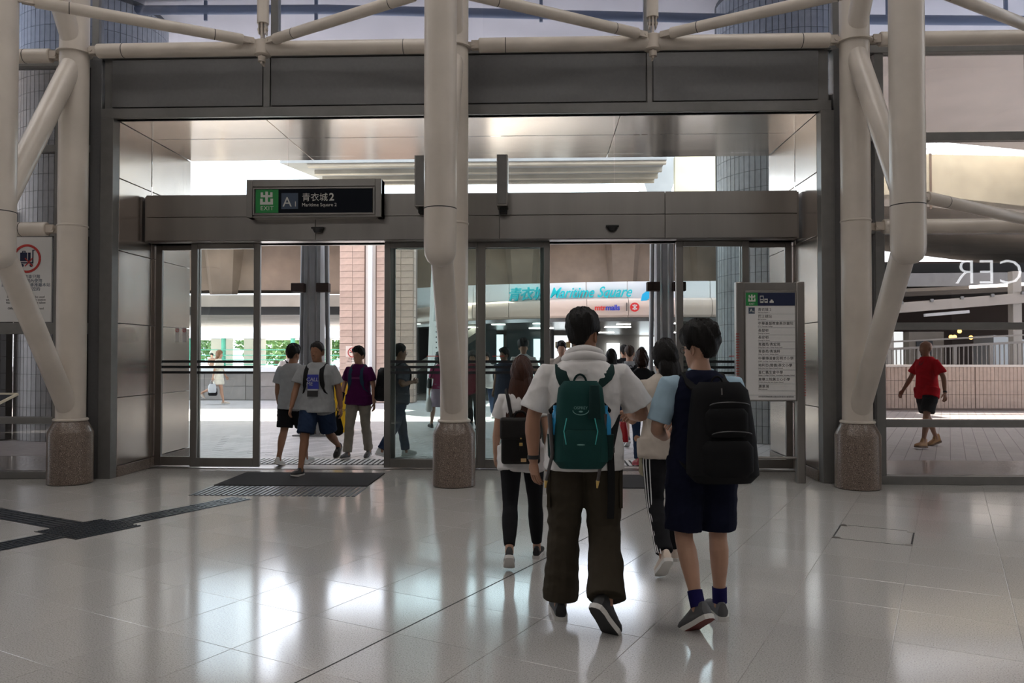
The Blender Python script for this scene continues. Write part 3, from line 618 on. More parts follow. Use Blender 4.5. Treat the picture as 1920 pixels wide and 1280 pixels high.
for d in (.6, .3): tr.bar((-7.3, .2, 2.02 + d), (9, -.2, 1.5 + d), .07, .07)
obj('top_rail', tr, M_wpaint, rp)
b = MB()
for x in (1.15, 6.5): b.box(x, x + .07, -.03, .02, .0, 1.9)
obj('rain_streak', b, M_conc_d, rp)
# --- low walls
lw = empty('low_wall', (-14, 26.9, 0), 0, 'low grey wall with white coping behind the sunlit strip at left', 'wall')
obj('core', MB().box(-8, 7.4, 0, .3, -.012, .98), mat('grey_wall', (.25, .235, .22), .7, 0, .15, 2), lw); obj('coping', MB().box(-8, 7.4, -.12, .4, .98, 1.16), M_wpaint, lw, bevel=.02)
slab_me = MB().box(-.72, .72, -.03, 0, -.225, .225).mesh('panel'); finish(slab_me, False); slab_me.materials.append(mat('wall_panel', (.25, .23, .215), .6, 0, .12, 3, rand=.08))
for k in range(10):
    for j in range(2): share('panel', slab_me, lw, (-7.2 + k * 1.46, 0, .25 + j * .47))
rw = empty('tiled_wall', (13, 22.6, 0), 0, 'low pink-brown tiled wall behind the bald man in red', 'wall')
obj('core', MB().box(-4.6, 9, .0, .35, -.012, 1.22), mat('wall_grout', (.2, .15, .13), .9), rw); obj('coping', MB().box(-4.6, 9, -.06, .4, 1.22, 1.285), mat('pale_coping', (.7, .66, .62), .5), rw, bevel=.01)
b = MB()
for k in range(3):
    for j in range(105):
        x = -4.6 + j * .105 + (j // 18) * .02; b.box(x + .005, x + .1, -.016, .0, .06 + k * .39, .06 + k * .39 + .375)
obj('tiles', b, M_ptile, rw, kind='stuff', smooth=False)
# --- green walkway far left
wk = empty('walkway', (-17, 50, 0), 0, 'far covered walkway with green posts and white fascia panels', 'walkway')
fp = MB().box(-.56, .56, -.03, .03, -.42, .42).mesh('fascia_panel'); finish(fp, False); fp.materials.append(M_wpaint)
for k in range(19): share('fascia_panel', fp, wk, (-10 + k * 1.15, 0, 3.2))
obj('roof', MB().box(-11, 12, 0, 6, 3.5, 3.8).box(-11, 12, 0.05, 6, 2.7, 2.78), M_wpaint, wk)
for k in range(10): obj('post', MB().tube([(-10.5 + k * 2.28, .3, 0), (-10.5 + k * 2.28, .3, 2.75)], .15, 10), M_gpaint, wk)
for z in (1.0, 1.3, 1.6, 1.95): obj('rail', MB().bar((-11, .1, z), (12, .1, z), .05, .05), M_gpaint, wk)
obj('parapet', MB().box(-11, 12, 0, .3, 0, .9), M_wpaint, wk)
for k in (0, 2, 3, 5, 6, 8): obj('screen_wall', MB().box(-10.2 + k * 2.28, -8.7 + k * 2.28, 3, 3.1, 0, 2.7), mat('screen_cream', (.75, .72, .6), .6), wk)
obj('ground_slab', MB().box(-11, 12, 0, 10, -.012, .0), M_conc, wk)
def tree(x, y, h, r, lb, seed):
    t = empty('tree', (x, y, 0), 0, lb, 'tree', 'trees behind the walkway'); rg = np.random.default_rng(seed)
    obj('trunk', MB().tube([(0, 0, 0), (.1, 0, h * .4), (0, .1, h * .75)], [.25, .2, .1], 8), M_bark, t)
    b = MB(); n = 2600
    P = rg.normal(size=(n, 3)); P /= np.linalg.norm(P, axis=1)[:, None]; P *= (rg.uniform(.35, 1, n) ** .5)[:, None]
    lump = 1 + .25 * np.sin(P[:, 0] * 7 + seed) * np.sin(P[:, 1] * 6) * np.cos(P[:, 2] * 5)
    P = P * lump[:, None] * np.array((r, r, h * .42)) + np.array((0, 0, h * .58))
    D_ = rg.normal(size=(n, 3)); D_ /= np.linalg.norm(D_, axis=1)[:, None]; E_ = np.cross(D_, rg.normal(size=(n, 3))); E_ /= np.linalg.norm(E_, axis=1)[:, None]
    for p, d, e in zip(P, D_, E_): b.add([p - d * .22, p + e * .12, p + d * .22, p - e * .12], [(0, 1, 2, 3)])
    me = b.mesh('foliage'); me.materials.append(M_leaf); o = bpy.data.objects.new('foliage', me); COL.objects.link(o); o.parent = t; o['kind'] = 'stuff'
for i, (x, y, h, r, lb) in enumerate(((-30, 64, 6, 4, 'green leafy tree behind the walkway at its far left end'), (-22.5, 66, 5, 3.4, 'green leafy tree behind the walkway left of the seated couple'), (-18.3, 62, 5.5, 3.4, 'green leafy tree behind the walkway between the green posts'), (-13.5, 63, 5.5, 3.2, 'green leafy tree behind the walkway near the pink pillar'))): tree(x, y, h, r, lb, i + 3)
tb = empty('tower_block', (-70, 150, 0), 0, 'pale far tower block with rows of windows in the bright sky', 'building')
obj('wall', MB().box(-9, 12, 0, 15, 0, 60), mat('tower_wall', (.8, .8, .78), .8), tb)
b = MB()
for k in range(20):
    for j in range(10): b.box(-8 + j * 2, -7 + j * 2, -.2, .0, 2 + k * 2.9, 3.6 + k * 2.9)
obj('windows', b, mat('tower_glass', (.35, .4, .45), .3), tb, kind='stuff')
# --- mall entrance
ml = empty('mall_entrance', (0, 26, 0), 0, 'mall entrance canopy with white fascia and cream rounded band', 'building')
XS = [(-5.2, 5.5, 4.27), (-3.8, 3.6, 4.17), (-2.45, 2.1, 4.08), (-1.12, 1.2, 4.03), (.2, .6, 4.0), (1.5, .25, 4.0), (2.85, .05, 4.0), (4.2, 0, 4.0), (5.55, 0, 4.0), (6.9, 0, 4.0), (8.2, 0, 4.0)]
for (xa, ya, za), (xb, yb, zb) in zip(XS, XS[1:]):
    t = np.array((xb - xa, yb - ya)); t /= np.linalg.norm(t); g_ = .015
    b = MB().add([(xa + t[0] * g_, ya + t[1] * g_, 3.44), (xb - t[0] * g_, yb - t[1] * g_, 3.44), (xb - t[0] * g_, yb - t[1] * g_, zb), (xa + t[0] * g_, ya + t[1] * g_, za)] + [(xa + t[0] * g_, ya + .15, 3.44), (xb - t[0] * g_, yb + .15, 3.44), (xb - t[0] * g_, yb + .15, zb), (xa + t[0] * g_, ya + .15, za)],
        [(0, 1, 2, 3), (7, 6, 5, 4), (0, 4, 5, 1), (1, 5, 6, 2), (2, 6, 7, 3), (3, 7, 4, 0)])
    obj('fascia_panel', b, M_wpaint, ml)
    prof = [(-.12, 3.44), (-.30, 3.36), (-.38, 3.2), (-.38, 3.05), (-.28, 2.88), (-.05, 2.8), (.6, 2.8), (.6, 3.44)]
    obj('band_panel', MB().rings([[(x, y + dy, z) for dy, z in prof] for x, y in ((xa + .008, ya), (xb - .008, yb))]), mat('cream_band', (.56, .44, .37), .4), ml)
obj('canopy_ceiling', MB().plan([(x, y - .1) for x, y, z in XS] + [(8.2, 18), (-5.2, 18)], 2.68, 2.8), mat('canopy_ceiling_steel', (.3, .29, .28), .25, .9), ml)
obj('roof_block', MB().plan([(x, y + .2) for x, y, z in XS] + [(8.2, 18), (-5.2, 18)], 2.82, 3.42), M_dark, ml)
b = MB()
for k in range(9): b.box(-4.8 + k * 1.5, -4.3 + k * 1.5, 1.6 + .3 * (k % 3), 1.75 + .3 * (k % 3), 2.66, 2.685)
obj('ceiling_fill_strip', b, M_bright, ml, kind='stuff')  # glowing strips added to lift the dark mall interior
for x, y in ((-3, 5), (0, 6), (3, 5), (6, 6), (-1, 12), (3, 12), (6, 12)): obj('ceiling_fill', MB().box(x - .5, x + .5, y - .2, y + .2, 2.655, 2.685), M_bright, ml)  # glowing panels added to brighten the mall, like the strips
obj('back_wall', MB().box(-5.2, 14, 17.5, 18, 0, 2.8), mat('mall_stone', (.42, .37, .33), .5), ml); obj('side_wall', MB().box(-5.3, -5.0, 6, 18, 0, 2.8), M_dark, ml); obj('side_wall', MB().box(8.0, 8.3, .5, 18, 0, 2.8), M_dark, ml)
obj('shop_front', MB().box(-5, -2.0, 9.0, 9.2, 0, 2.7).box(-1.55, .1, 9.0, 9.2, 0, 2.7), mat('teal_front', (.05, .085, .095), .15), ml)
for x0, x1, y, z0, z1 in ((-2.0, -1.7, 9.05, .3, 2.5), (-.35, .02, 8.9, .2, 2.3), (.55, 1.35, 9.1, .1, 2.45), (3.6, 4.3, 17.3, 1.4, 2.25), (5.4, 6.2, 17.3, 1.0, 2.6)): obj('lit_window', MB().box(x0, x1, y, y + .08, z0, z1), M_shopw, ml)
for x, z in ((.62, 1.9), (.9, 1.5), (1.1, 1.9), (.7, 1.2), (1.05, 1.15)): obj('poster', MB().box(x, x + .2, 9.0, 9.06, z, z + .28), mat('poster_red%d' % int(z * 10), random.choice([(.5, .1, .1), (.6, .45, .2), (.5, .15, .2)]), .5), ml)
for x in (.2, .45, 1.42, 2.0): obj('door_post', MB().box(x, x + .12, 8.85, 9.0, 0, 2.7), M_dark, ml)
obj('stair_soffit', MB().add([(-5, 5, 1.2), (-5, 8.5, 1.2), (-2.6, 8.5, 2.75), (-2.6, 5, 2.75), (-5, 5, .9), (-5, 8.5, .9), (-2.6, 8.5, 2.45), (-2.6, 5, 2.45)], [(0, 1, 2, 3), (7, 6, 5, 4), (0, 4, 5, 1), (1, 5, 6, 2), (2, 6, 7, 3), (3, 7, 4, 0)]), M_conc, ml)
obj('mall_floor', MB().box(-5, 8, 1, 18, -.012, .0), mat('mall_floor_stone', (.2, .18, .17), .2), ml)
ms = empty('mall_sign', (0, 25.6, 3.35), 0, 'large cyan brush letters on the white mall fascia', 'sign')
cs = MB()
text('chinese_lettering', '青衣城', .47, (-1.16, 1.46, .13), M_cyan, ms, (PI / 2, 0, math.radians(-24)), .03, shear=.25, off=.008)
text('english_lettering', 'Maritime Square', .50, (.27, .84, .14), M_cyan, ms, (PI / 2, 0, math.radians(-11)), .03, shear=.45, xs=.82, off=.004)
obj('wave_emblem', MB().prism([(3.25, -.02), (3.4, -.06), (3.5, .06), (4.1, .16), (4.2, .45), (4.05, .7), (3.85, .5), (3.5, .36), (3.3, .2)], .12, .20), mat('wave_blue', (.02, .42, .72), .4), ms)
lg = empty('mall_logo', (1.85, 25.79, 3.03), math.radians(-6), 'small red and blue lettering with round red emblem on the cream band', 'logo')
text('red_lettering', 'mtr', .25, (-.10, -.06, 0), M_mred, lg, ext=.015, off=.006, spacing=.93); text('blue_lettering', 'malls', .25, (.255, -.06, 0), M_mblue, lg, ext=.015, off=.006, spacing=.93)
obj('divider', MB().box(.93, .955, -.07, .01, -.03, .24), M_ink, lg)
obj('emblem_disc', MB().tube([(1.20, -.02, .095), (1.20, .02, .095)], .15, 28), M_mred, lg)
e_ = MB().box(1.189, 1.211, -.03, -.02, .0, .19).bar((1.125, -.025, .16), (1.275, -.025, .03), .022, .01, (0, 1, 0)).bar((1.275, -.025, .16), (1.125, -.025, .03), .022, .01, (0, 1, 0)).box(1.135, 1.265, -.03, -.02, .15, .17).box(1.135, 1.265, -.03, -.02, .02, .04)
obj('emblem_mark', e_, M_white, lg)
# --- bus station at right
bs = empty('bus_station', (16, 30, 0), 0, 'dark bus station hall beyond the low tiled wall', 'building')
obj('back_wall', MB().box(-7.5, 14, 12, 12.3, 0, 6.5), M_brown, bs); obj('roof', MB().box(-7.5, 14, 1.5, 12.3, 4.5, 5.2), M_dark, bs); obj('side_wall', MB().box(-7.7, -7.5, 8, 12.3, 0, 5), M_conc, bs)
obj('edge_beam', MB().bar((-7.4, .1, 4.35), (8, .1, 4.45), .4, .5), M_gsteel, bs)
obj('light_slab', MB().rings([[(x, -.5, z), (x, 2.6, z), (x, 2.6, z + .12), (x, -.5, z + .12)] for x, z in ((-7.2, 3.72), (1, 4.05), (8, 4.4))]), M_conc, bs)
obj('front_beam', MB().bar((-5.2, -2.9, 3.06), (3.5, -2.9, 3.75), .3, .34), mat('pale_beam', (.5, .46, .42), .6), bs)
for k in range(8): obj('bracket', MB().box(-4.9 + k * 1.0, -4.8 + k * 1.0, -3.12, -3.05, 3.2 + k * .08, 3.3 + k * .08), M_frame, bs)
for x0, x1, y, z0, z1 in ((-3.15, -1.7, -3.2, 2.9, 3.02), (-1.0, 2.0, -2.0, 3.95, 4.1), (-4.5, -3.6, -2.0, 3.7, 3.76)): obj('tube_light', MB().bar((x0, y, z0), (x1, y, z1), .12, .1), M_wpaint if x0 < -3 else M_bright, bs)
for x in (-4.2, .05): obj('post', MB().box(x - .15, x + .15, -2.95, -2.65, 0, 4.4), mat('pale_post', (.5, .47, .43), .6), bs, bevel=.02)
for x, z in ((2.8, 2.65), (2.42, 2.4), (2.58, 2.4), (3.3, 2.37)): obj('orange_lamp', MB().ball((x, 6, z), .09, 10, 6), M_orange, bs)
obj('booth', MB().box(.1, 1.6, 5, 7, 0, 2.6), M_conc, bs); obj('booth_door', MB().box(.4, 1.1, 4.95, 5, 0, 2.2), M_ink, bs); obj('lit_gap', MB().box(-.7, -.15, 5, 5.1, .5, 2.6), M_shopw, bs)
obj('glass_shelter', MB().prism([(2.6, 2.4), (6.5, 1.8), (6.5, 0), (2.6, 0)], 3, 4.5), mat('pale_shelter', (.55, .62, .66), .3), bs)
rr = empty('ramp_railing', (13, 24.5, 0), 0, 'grey sloping picket railing behind the low tiled wall', 'railing')
zz = lambda x: 1.72 + (x + 2.8) * .052
b = MB()
for k in range(66):
    x = -3.6 + k * .135; 
    if k % 8: b.box(x - .014, x + .014, -.014, .014, .9, zz(x))
obj('pickets', b, mat('railing_beige', (.36, .33, .30), .45), rr, kind='stuff')
for k in range(9): x = -3.6 + k * 1.08; obj('post', MB().box(x - .05, x + .05, -.04, .04, .6, zz(x)), mat('railing_beige', (.36, .33, .30), .45), rr)
obj('handrail', MB().bar((-3.8, 0, zz(-3.8)), (5.4, 0, zz(5.4)), .09, .07), mat('railing_beige', (.36, .33, .30), .45), rr); obj('handrail', MB().bar((-3.8, .3, zz(-3.8) + .22), (5.4, .3, zz(5.4) + .22), .05, .05), mat('railing_beige', (.36, .33, .30), .45), rr)
obj('foot_rail', MB().bar((-3.8, 0, .92), (5.4, 0, 1.3), .06, .06).box(-3.8, 5.4, -.05, .05, -.012, .9), mat('railing_beige', (.36, .33, .30), .45), rr)
# --- yellow caution stand
ys = empty('caution_stand', (-4.05, 15.75, 0), 0, 'tall yellow plastic caution board behind the man in grey', 'caution board')
obj('front_leaf', MB().add([(-.2, -.2, 0), (.2, -.2, 0), (.13, -.02, 1.05), (-.13, -.02, 1.05), (-.2, -.17, 0), (.2, -.17, 0), (.13, .01, 1.05), (-.13, .01, 1.05)], [(0, 1, 2, 3), (7, 6, 5, 4), (0, 4, 5, 1), (1, 5, 6, 2), (2, 6, 7, 3), (3, 7, 4, 0)]), M_yellow, ys, bevel=.01)
obj('rear_leaf', MB().add([(-.2, .2, 0), (.2, .2, 0), (.13, .03, 1.05), (-.13, .03, 1.05), (-.2, .23, 0), (.2, .23, 0), (.13, .06, 1.05), (-.13, .06, 1.05)], [(3, 2, 1, 0), (4, 5, 6, 7), (0, 1, 5, 4), (1, 2, 6, 5), (2, 3, 7, 6), (3, 0, 4, 7)]), M_yellow, ys, bevel=.01)
text('lettering', 'CAUTION', .07, (0, -.135, .42), M_ink, ys, (PI / 2 - .17, 0, 0), align='CENTER')

lt = empty('side_wall', (-12, 13.9, 0), 0, 'dark grey tiled wall outside the left wing glass', 'wall')
obj('core', MB().box(-9, 2.2, 0, .3, -.012, 4.2), mat('side_wall_grout', (.07, .07, .07), .9), lt)
b = MB()
for k in range(13):
    for j in range(60): b.box(-4 + j * .105, -4 + j * .105 + .095, -.014, 0, .02 + k * .3, .02 + k * .3 + .288)
obj('tiles', b, mat('dark_mosaic_tile', (.10, .105, .11), .35, 0, .12, 9), lt, kind='stuff', smooth=False)
# ================================================================ people
HAIR = mat('black_hair', (.006, .005, .0045), .5, 0, .3, 60, .4, 90, (1, 1, .12), spec=.18); HAIR_B = mat('brown_hair', (.040, .012, .005), .45, 0, .35, 40, .4, 80, (1, 1, .1), spec=.25); HAIR_G = mat('greying_hair', (.02, .018, .017), .5, 0, .3, 60, .5, 90, spec=.2)
HAIR_L = mat('light_brown_hair', (.20, .09, .035), .45, 0, .3, 30, .4, 80, (1, 1, .1))
def skin(t): return mat('skin_%s' % t, {'fair': (.44, .255, .175), 'mid': (.36, .19, .12), 'tan': (.27, .135, .08)}[t], .5, 0, .06, 12, spec=.35)
M_eye = mat('eye_dark', (.015, .012, .01), .2); M_lip = mat('lips', (.32, .12, .10), .45)
def cloth(n, c, bump=.25, rough=.85): return mat('cloth_' + n, c, rough, 0, .07, 12, bump * .35, 500, spec=.12)
PEND = []
def vec(*a): return np.array(a, float)
def nrm(v): v = np.array(v, float); return v / np.linalg.norm(v)
def rotx(a): c, s = math.cos(a), math.sin(a); return np.array([[1, 0, 0], [0, c, -s], [0, s, c]])
def rotz(a): c, s = math.cos(a), math.sin(a); return np.array([[c, -s, 0], [s, c, 0], [0, 0, 1]])
def roty(a): c, s = math.cos(a), math.sin(a); return np.array([[c, 0, s], [0, 1, 0], [-s, 0, c]])
def ering(c, R, rx, ry, n=20, p=2.3):
    o = []
    for j in range(n):
        a = 2 * PI * j / n; ca, sa = math.cos(a), math.sin(a)
        o.append(c + R @ vec(rx * math.copysign(abs(ca) ** (2 / p), ca), ry * math.copysign(abs(sa) ** (2 / p), sa), 0))
    return o
def pending(name, mb, mats, parent, vox, smooth=4, extra=None, wrinkle=None, label=None):
    me = mb.mesh(name); finish(me)
    for k in (mats if isinstance(mats, (list, tuple)) else [mats]): me.materials.append(k)
    o = bpy.data.objects.new(name, me); COL.objects.link(o); o.parent = parent
    r = o.modifiers.new('union', 'REMESH'); r.mode = 'VOXEL'; r.voxel_size = vox
    if smooth: s = o.modifiers.new('soft', 'SMOOTH'); s.factor = .5; s.iterations = smooth
    if label: o['label'] = label
    PEND.append((o, extra, wrinkle, len(mats) if isinstance(mats, (list, tuple)) else 1)); return o
def bake_people():
    bpy.context.view_layer.update(); dg = bpy.context.evaluated_depsgraph_get()
    for o, extra, wr, nm in PEND:
        me = bpy.data.meshes.new_from_object(o.evaluated_get(dg)); o.modifiers.clear(); old = o.data; ms = [m for m in old.materials]
        if wr:
            n = len(me.vertices); P = np.zeros(n * 3); me.vertices.foreach_get('co', P); P = P.reshape(-1, 3)
            N = np.zeros(n * 3); me.vertices.foreach_get('normal', N); N = N.reshape(-1, 3); rg = np.random.default_rng(wr[2]); D = np.zeros(n)
            for _ in range(7):
                k = nrm(rg.normal(size=3) * np.array(wr[1])) * rg.uniform(14, 48); w = rg.normal(size=3) * 9
                D += np.abs(np.sin(P @ k + 1.8 * np.sin(P @ w) + rg.uniform(0, 6))) * -1 * (26 / np.linalg.norm(k)) ** .8
            D = D - D.mean(); P += N * (D * wr[0] / 2.2)[:, None]; me.vertices.foreach_set('co', P.ravel())
        if extra is not None and extra.v:
            n0 = len(me.vertices); import bmesh
            bm = bmesh.new(); bm.from_mesh(me); vs = [bm.verts.new(v) for v in extra.v]
            for f, mi in zip(extra.f, extra.m):
                try: q = bm.faces.new([vs[i] for i in f]); q.material_index = mi; q.smooth = True
                except ValueError: pass
            bm.to_mesh(me); bm.free()
        me.polygons.foreach_set('use_smooth', [True] * len(me.polygons))
        me.materials.clear()
        for m in ms: me.materials.append(m)
        me.name = o.name; o.data = me; bpy.data.meshes.remove(old)
def shoe(name, A, d, u, k, up_m, sole_m, parent, boot=0., w=1., outsole=None):
    d = nrm(d); u = nrm(u - d * (np.array(u) @ d)); s = np.cross(d, u); b = A - u * .095 * k; R = []
    prof = [(-.068, .010, .05), (-.058, .028, .082 + boot), (-.02, .035, .092 + boot), (.03, .037, .09 + boot), (.06, .040, .078), (.10, .045, .062), (.14, .046, .052), (.172, .038, .042), (.193, .022, .032), (.20, .006, .02)]
    for t, hw, hh in prof:
        r = []
        for j in range(16):
            a = 2 * PI * j / 16; ca, sa = math.cos(a), math.sin(a); x = math.copysign(abs(ca) ** .7, ca) * hw * w; z = (.5 + .5 * math.copysign(abs(sa) ** .75, sa)) * hh + .016
            if z > .06: x *= .78 if t < .09 else .9
            r.append(b + k * (d * t + s * x + u * z))
        R.append(r)
    o = obj(name, MB().rings(R), up_m, parent)
    R = []
    for t, hw in [(-.074, .012), (-.064, .031), (-.02, .038), (.03, .037), (.08, .041), (.13, .047), (.165, .042), (.19, .028), (.207, .008)]:
        c = b + d * t * k; lift = .012 * max(0, (t - .12) / .08) ** 2 * k
        R.append([c + s * hw * w * k + u * lift, c - s * hw * w * k + u * lift, c - s * hw * w * k * 1.02 + u * .026 * k, c + s * hw * w * k * 1.02 + u * .026 * k])
    obj('sole', MB().rings(R), sole_m, o, smooth=False)
    if outsole:
        R = []
        for t, hw in [(-.072, .010), (-.062, .029), (-.02, .036), (.03, .035), (.08, .039), (.13, .045), (.165, .040), (.19, .026), (.204, .008)]:
            c = b + d * t * k; lift = .012 * max(0, (t - .12) / .08) ** 2 * k
            R.append([c + s * hw * w * k + u * (lift - .004), c - s * hw * w * k + u * (lift - .004), c - s * hw * w * k + u * (lift + .002), c + s * hw * w * k + u * (lift + .002)])
        os_ = obj('outsole', MB().rings(R), outsole, o, smooth=False)
    if not boot:
        l = MB()
        for t in (.045, .065, .085, .105): l.bar(b + k * (d * t - s * .018 + u * (.105 - t * .28)), b + k * (d * t + s * .018 + u * (.105 - t * .28)), .006, .004)
        obj('laces', l, sole_m, o, kind='stuff')
    return o
HEADP = [(-.02, .030, .020, .030), (-.004, .036, .045, .032), (.012, .047, .032, .048), (.04, .060, .018, .068), (.075, .069, .008, .083), (.11, .075, .0, .093), (.15, .077, -.003, .096), (.18, .071, -.003, .09), (.205, .055, -.003, .07), (.222, .033, -.003, .042), (.23, .008, -.003, .01)]
def person(label, x, y, face, h, sk, hair, top, bottom, shoes, legs, arms, vox=.010, lean=0., yaw=0., pitch=0., build=1., fem=False, hairmat=None, tilt=0., group=None, wrinkle=.004, turn=0.):
    k = h / 1.72; E = empty('person', (x, y, 0), math.radians(face), label, 'person', group)
    T = rotz(math.radians(turn)) @ rotx(-math.radians(lean)); z0 = .94 * k; sw = (.165 if fem else .19) * build; B = build
    P = lambda px, py, pz: vec(0, 0, z0) + k * (T @ vec(px, py, pz))
    # legs
    J = {}
    for s, nm in ((-1, 'L'), (1, 'R')):
        th, kn, ft, ab, yw, fy = (list(legs[nm]) + [0, 0, 0, 0])[:6]; Fy = rotz(math.radians(-s * fy))
        Rl = rotz(math.radians(-s * yw)) @ roty(math.radians(-s * ab)); a1 = math.radians(th); a2 = math.radians(th - kn)
        hip = vec(0, 0, z0) + k * vec(s * .092 * (1 if fem else 1), 0, -.01)
        kd = Rl @ vec(0, math.sin(a1), -math.cos(a1)); sd_ = Rl @ vec(0, math.sin(a2), -math.cos(a2))
        knee = hip + k * .43 * kd; ank = knee + k * .415 * sd_
        fp = math.radians(ft); fd = Rl @ Fy @ vec(0, math.cos(fp), -math.sin(fp)); fu = Rl @ Fy @ vec(0, math.sin(fp), math.cos(fp))
        J[nm] = dict(hip=hip, knee=knee, ank=ank, fd=fd, fu=fu)
    low = min(min((J[n]['ank'] - J[n]['fu'] * .095 * k + J[n]['fd'] * t * k)[2] for t in (-.07, .12)) for n in 'LR')
    dz = vec(0, 0, -low); z0 -= low
    for n in 'LR':
        for q in ('hip', 'knee', 'ank'): J[n][q] = J[n][q] + dz
    for s, nm in ((-1, 'L'), (1, 'R')):
        u, f = nrm(arms[nm][0]), nrm(arms[nm][1]); S = P(s * sw, -.005, .452); el = S + k * .285 * u; wr = el + k * .245 * f
        J[nm].update(S=S, el=el, wr=wr, u=u, f=f, hd=nrm(arms[nm][2]) if len(arms[nm]) > 2 and arms[nm][2] is not None else f, palm=nrm(arms[nm][3]) if len(arms[nm]) > 3 else vec(-s, 0, 0), curl=arms[nm][4] if len(arms[nm]) > 4 else .5)
    # ---- body: one continuous surface
    b = MB(); wF = .86 if fem else 1.
    tor = [(-.09, .10, .085, 0), (-.03, .155, .105, -.012), (.02, .165, .112, -.015), (.09, .155, .105, -.005), (.17, .135 * wF, .092, 0), (.28, .150 * wF, .105, .005), (.37, .165 * wF, .112, .004), (.43, .155 * wF, .098, -.004), (.47, .125 * wF, .078, -.01), (.50, .09, .066, -.01), (.53, .062, .058, -.003), (.57, .054, .056, .004), (.62, .048, .052, .01)]
    b.rings([ering(P(0, yo, z), T, rx * B * k, ry * B * k) for z, rx, ry, yo in tor])
    for s, nm in ((-1, 'L'), (1, 'R')):
        j = J[nm]; hp, kn, an = j['hip'], j['knee'], j['ank']; back = -nrm(np.cross(nrm(an - kn), vec(1, 0, 0)) + 1e-6) ; back = nrm(vec(0, -1, .0) + (0 if True else 0)) 
        cb = .012 * k * vec(0, -1, 0)
        pts = [hp + vec(0, 0, .03), hp * .67 + kn * .33, hp * .33 + kn * .67, kn * .94 + hp * .06, kn * .9 + an * .1, kn * .75 + an * .25 + cb, kn * .55 + an * .45 + cb, kn * .25 + an * .75, kn * .06 + an * .94, an + vec(0, 0, -.035) * k]
        b.tube(pts, [r * k * (B * .5 + .5) for r in (.086, .084, .07, .056, .053, .057, .053, .038, .035, .036)], 16, up=(0, 1, 0))
        ft = [an - j['fd'] * .045 * k - j['fu'] * .05 * k, an + j['fd'] * .05 * k - j['fu'] * .055 * k, an + j['fd'] * .13 * k - j['fu'] * .07 * k, an + j['fd'] * .175 * k - j['fu'] * .075 * k]
        b.tube(ft, [.028 * k, .033 * k, .026 * k, .014 * k], 12)
        S, el, wr = j['S'], j['el'], j['wr']; inn = P(s * (sw - .06), 0, .43)
        b.tube([inn, S + (el - S) * .06, S + (el - S) * .3, S + (el - S) * .7, el + (S - el) * .08, el + (wr - el) * .1, el + (wr - el) * .3, el + (wr - el) * .7, wr], [r * k * (B * .6 + .4) * (.88 if fem else 1) for r in (.042, .05, .05, .045, .04, .041, .043, .033, .027)], 14, up=(0, 1, 0))
    # hands: palm in the body surface, fingers added as bent tapering chains
    ex = MB()
    for s, nm in ((-1, 'L'), (1, 'R')):
        j = J[nm]; wr, hd = j['wr'], j['hd']; pn = nrm(j['palm'] - hd * (j['palm'] @ hd)); across = np.cross(hd, pn)
        fwd = across if across[1] > 0 or abs(across[1]) < .2 and across[2] > 0 else -across      # thumb side points forward
        pc = [wr - hd * .01 * k, wr + hd * .03 * k, wr + hd * .06 * k, wr + hd * .085 * k]
        R = []
        for c, w_, t_ in zip(pc, (.026, .036, .04, .036), (.02, .017, .015, .011)): R.append([c + k * (fwd * w_ * math.cos(a) + pn * t_ * math.sin(a)) for a in [2 * PI * q / 14 for q in range(14)]])
        b.rings(R); cu = j['curl']
        for i, (off, ln) in enumerate(((.029, .072), (.010, .082), (-.010, .076), (-.028, .06))):
            p0 = wr + k * (hd * .078 + fwd * off); d = nrm(hd + fwd * off * 2.2); pts = [p0 - hd * .012 * k, p0]; 
            for q, fr in enumerate((.42, .32, .26)):
                d = nrm(d * math.cos(cu * (.5 + .35 * q)) + pn * math.sin(cu * (.5 + .35 * q))); pts.append(pts[-1] + d * ln * fr * k)
            ex.tube(pts, [.0088 * k, .0092 * k, .0086 * k, .0078 * k, .005 * k], 8)
        p0 = wr + k * (hd * .028 + fwd * .026); d1 = nrm(hd * .75 + fwd * .65 + pn * .25); d2 = nrm(hd * .95 + fwd * .2 + pn * (.3 + cu * .4))
        ex.tube([p0 - d1 * .012 * k, p0 + d1 * .008 * k, p0 + d1 * .034 * k, p0 + d1 * .034 * k + d2 * .028 * k, p0 + d1 * .034 * k + d2 * .046 * k], [.012 * k, .0125 * k, .0108 * k, .0095 * k, .005 * k], 8)
    # head
    H = rotz(math.radians(yaw)) @ rotx(-math.radians(pitch)) @ roty(math.radians(tilt)); hs = k if not fem else k * .97
    hp0 = P(0, .014, .552); hc = lambda px, py, pz: hp0 + hs * (H @ vec(px, py, pz))
    b.rings([ering(hc(0, yc, z), H, rx * hs, ry * hs, 22, 2.1) for z, rx, yc, ry in HEADP])
    hb = MB()
    hb.add([hc(0, .094, .118), hc(-.009, .09, .085), hc(.009, .09, .085), hc(0, .118, .08), hc(-.016, .086, .068), hc(.016, .086, .068), hc(0, .104, .064)], [(0, 1, 3), (0, 3, 2), (1, 4, 3), (2, 3, 5), (4, 6, 3), (3, 6, 5), (4, 5, 6)])
    ex.v += hb.v; o0 = len(ex.v) - len(hb.v); ex.f += [tuple(i + o0 for i in f) for f in hb.f]; ex.m += [0] * len(hb.f)
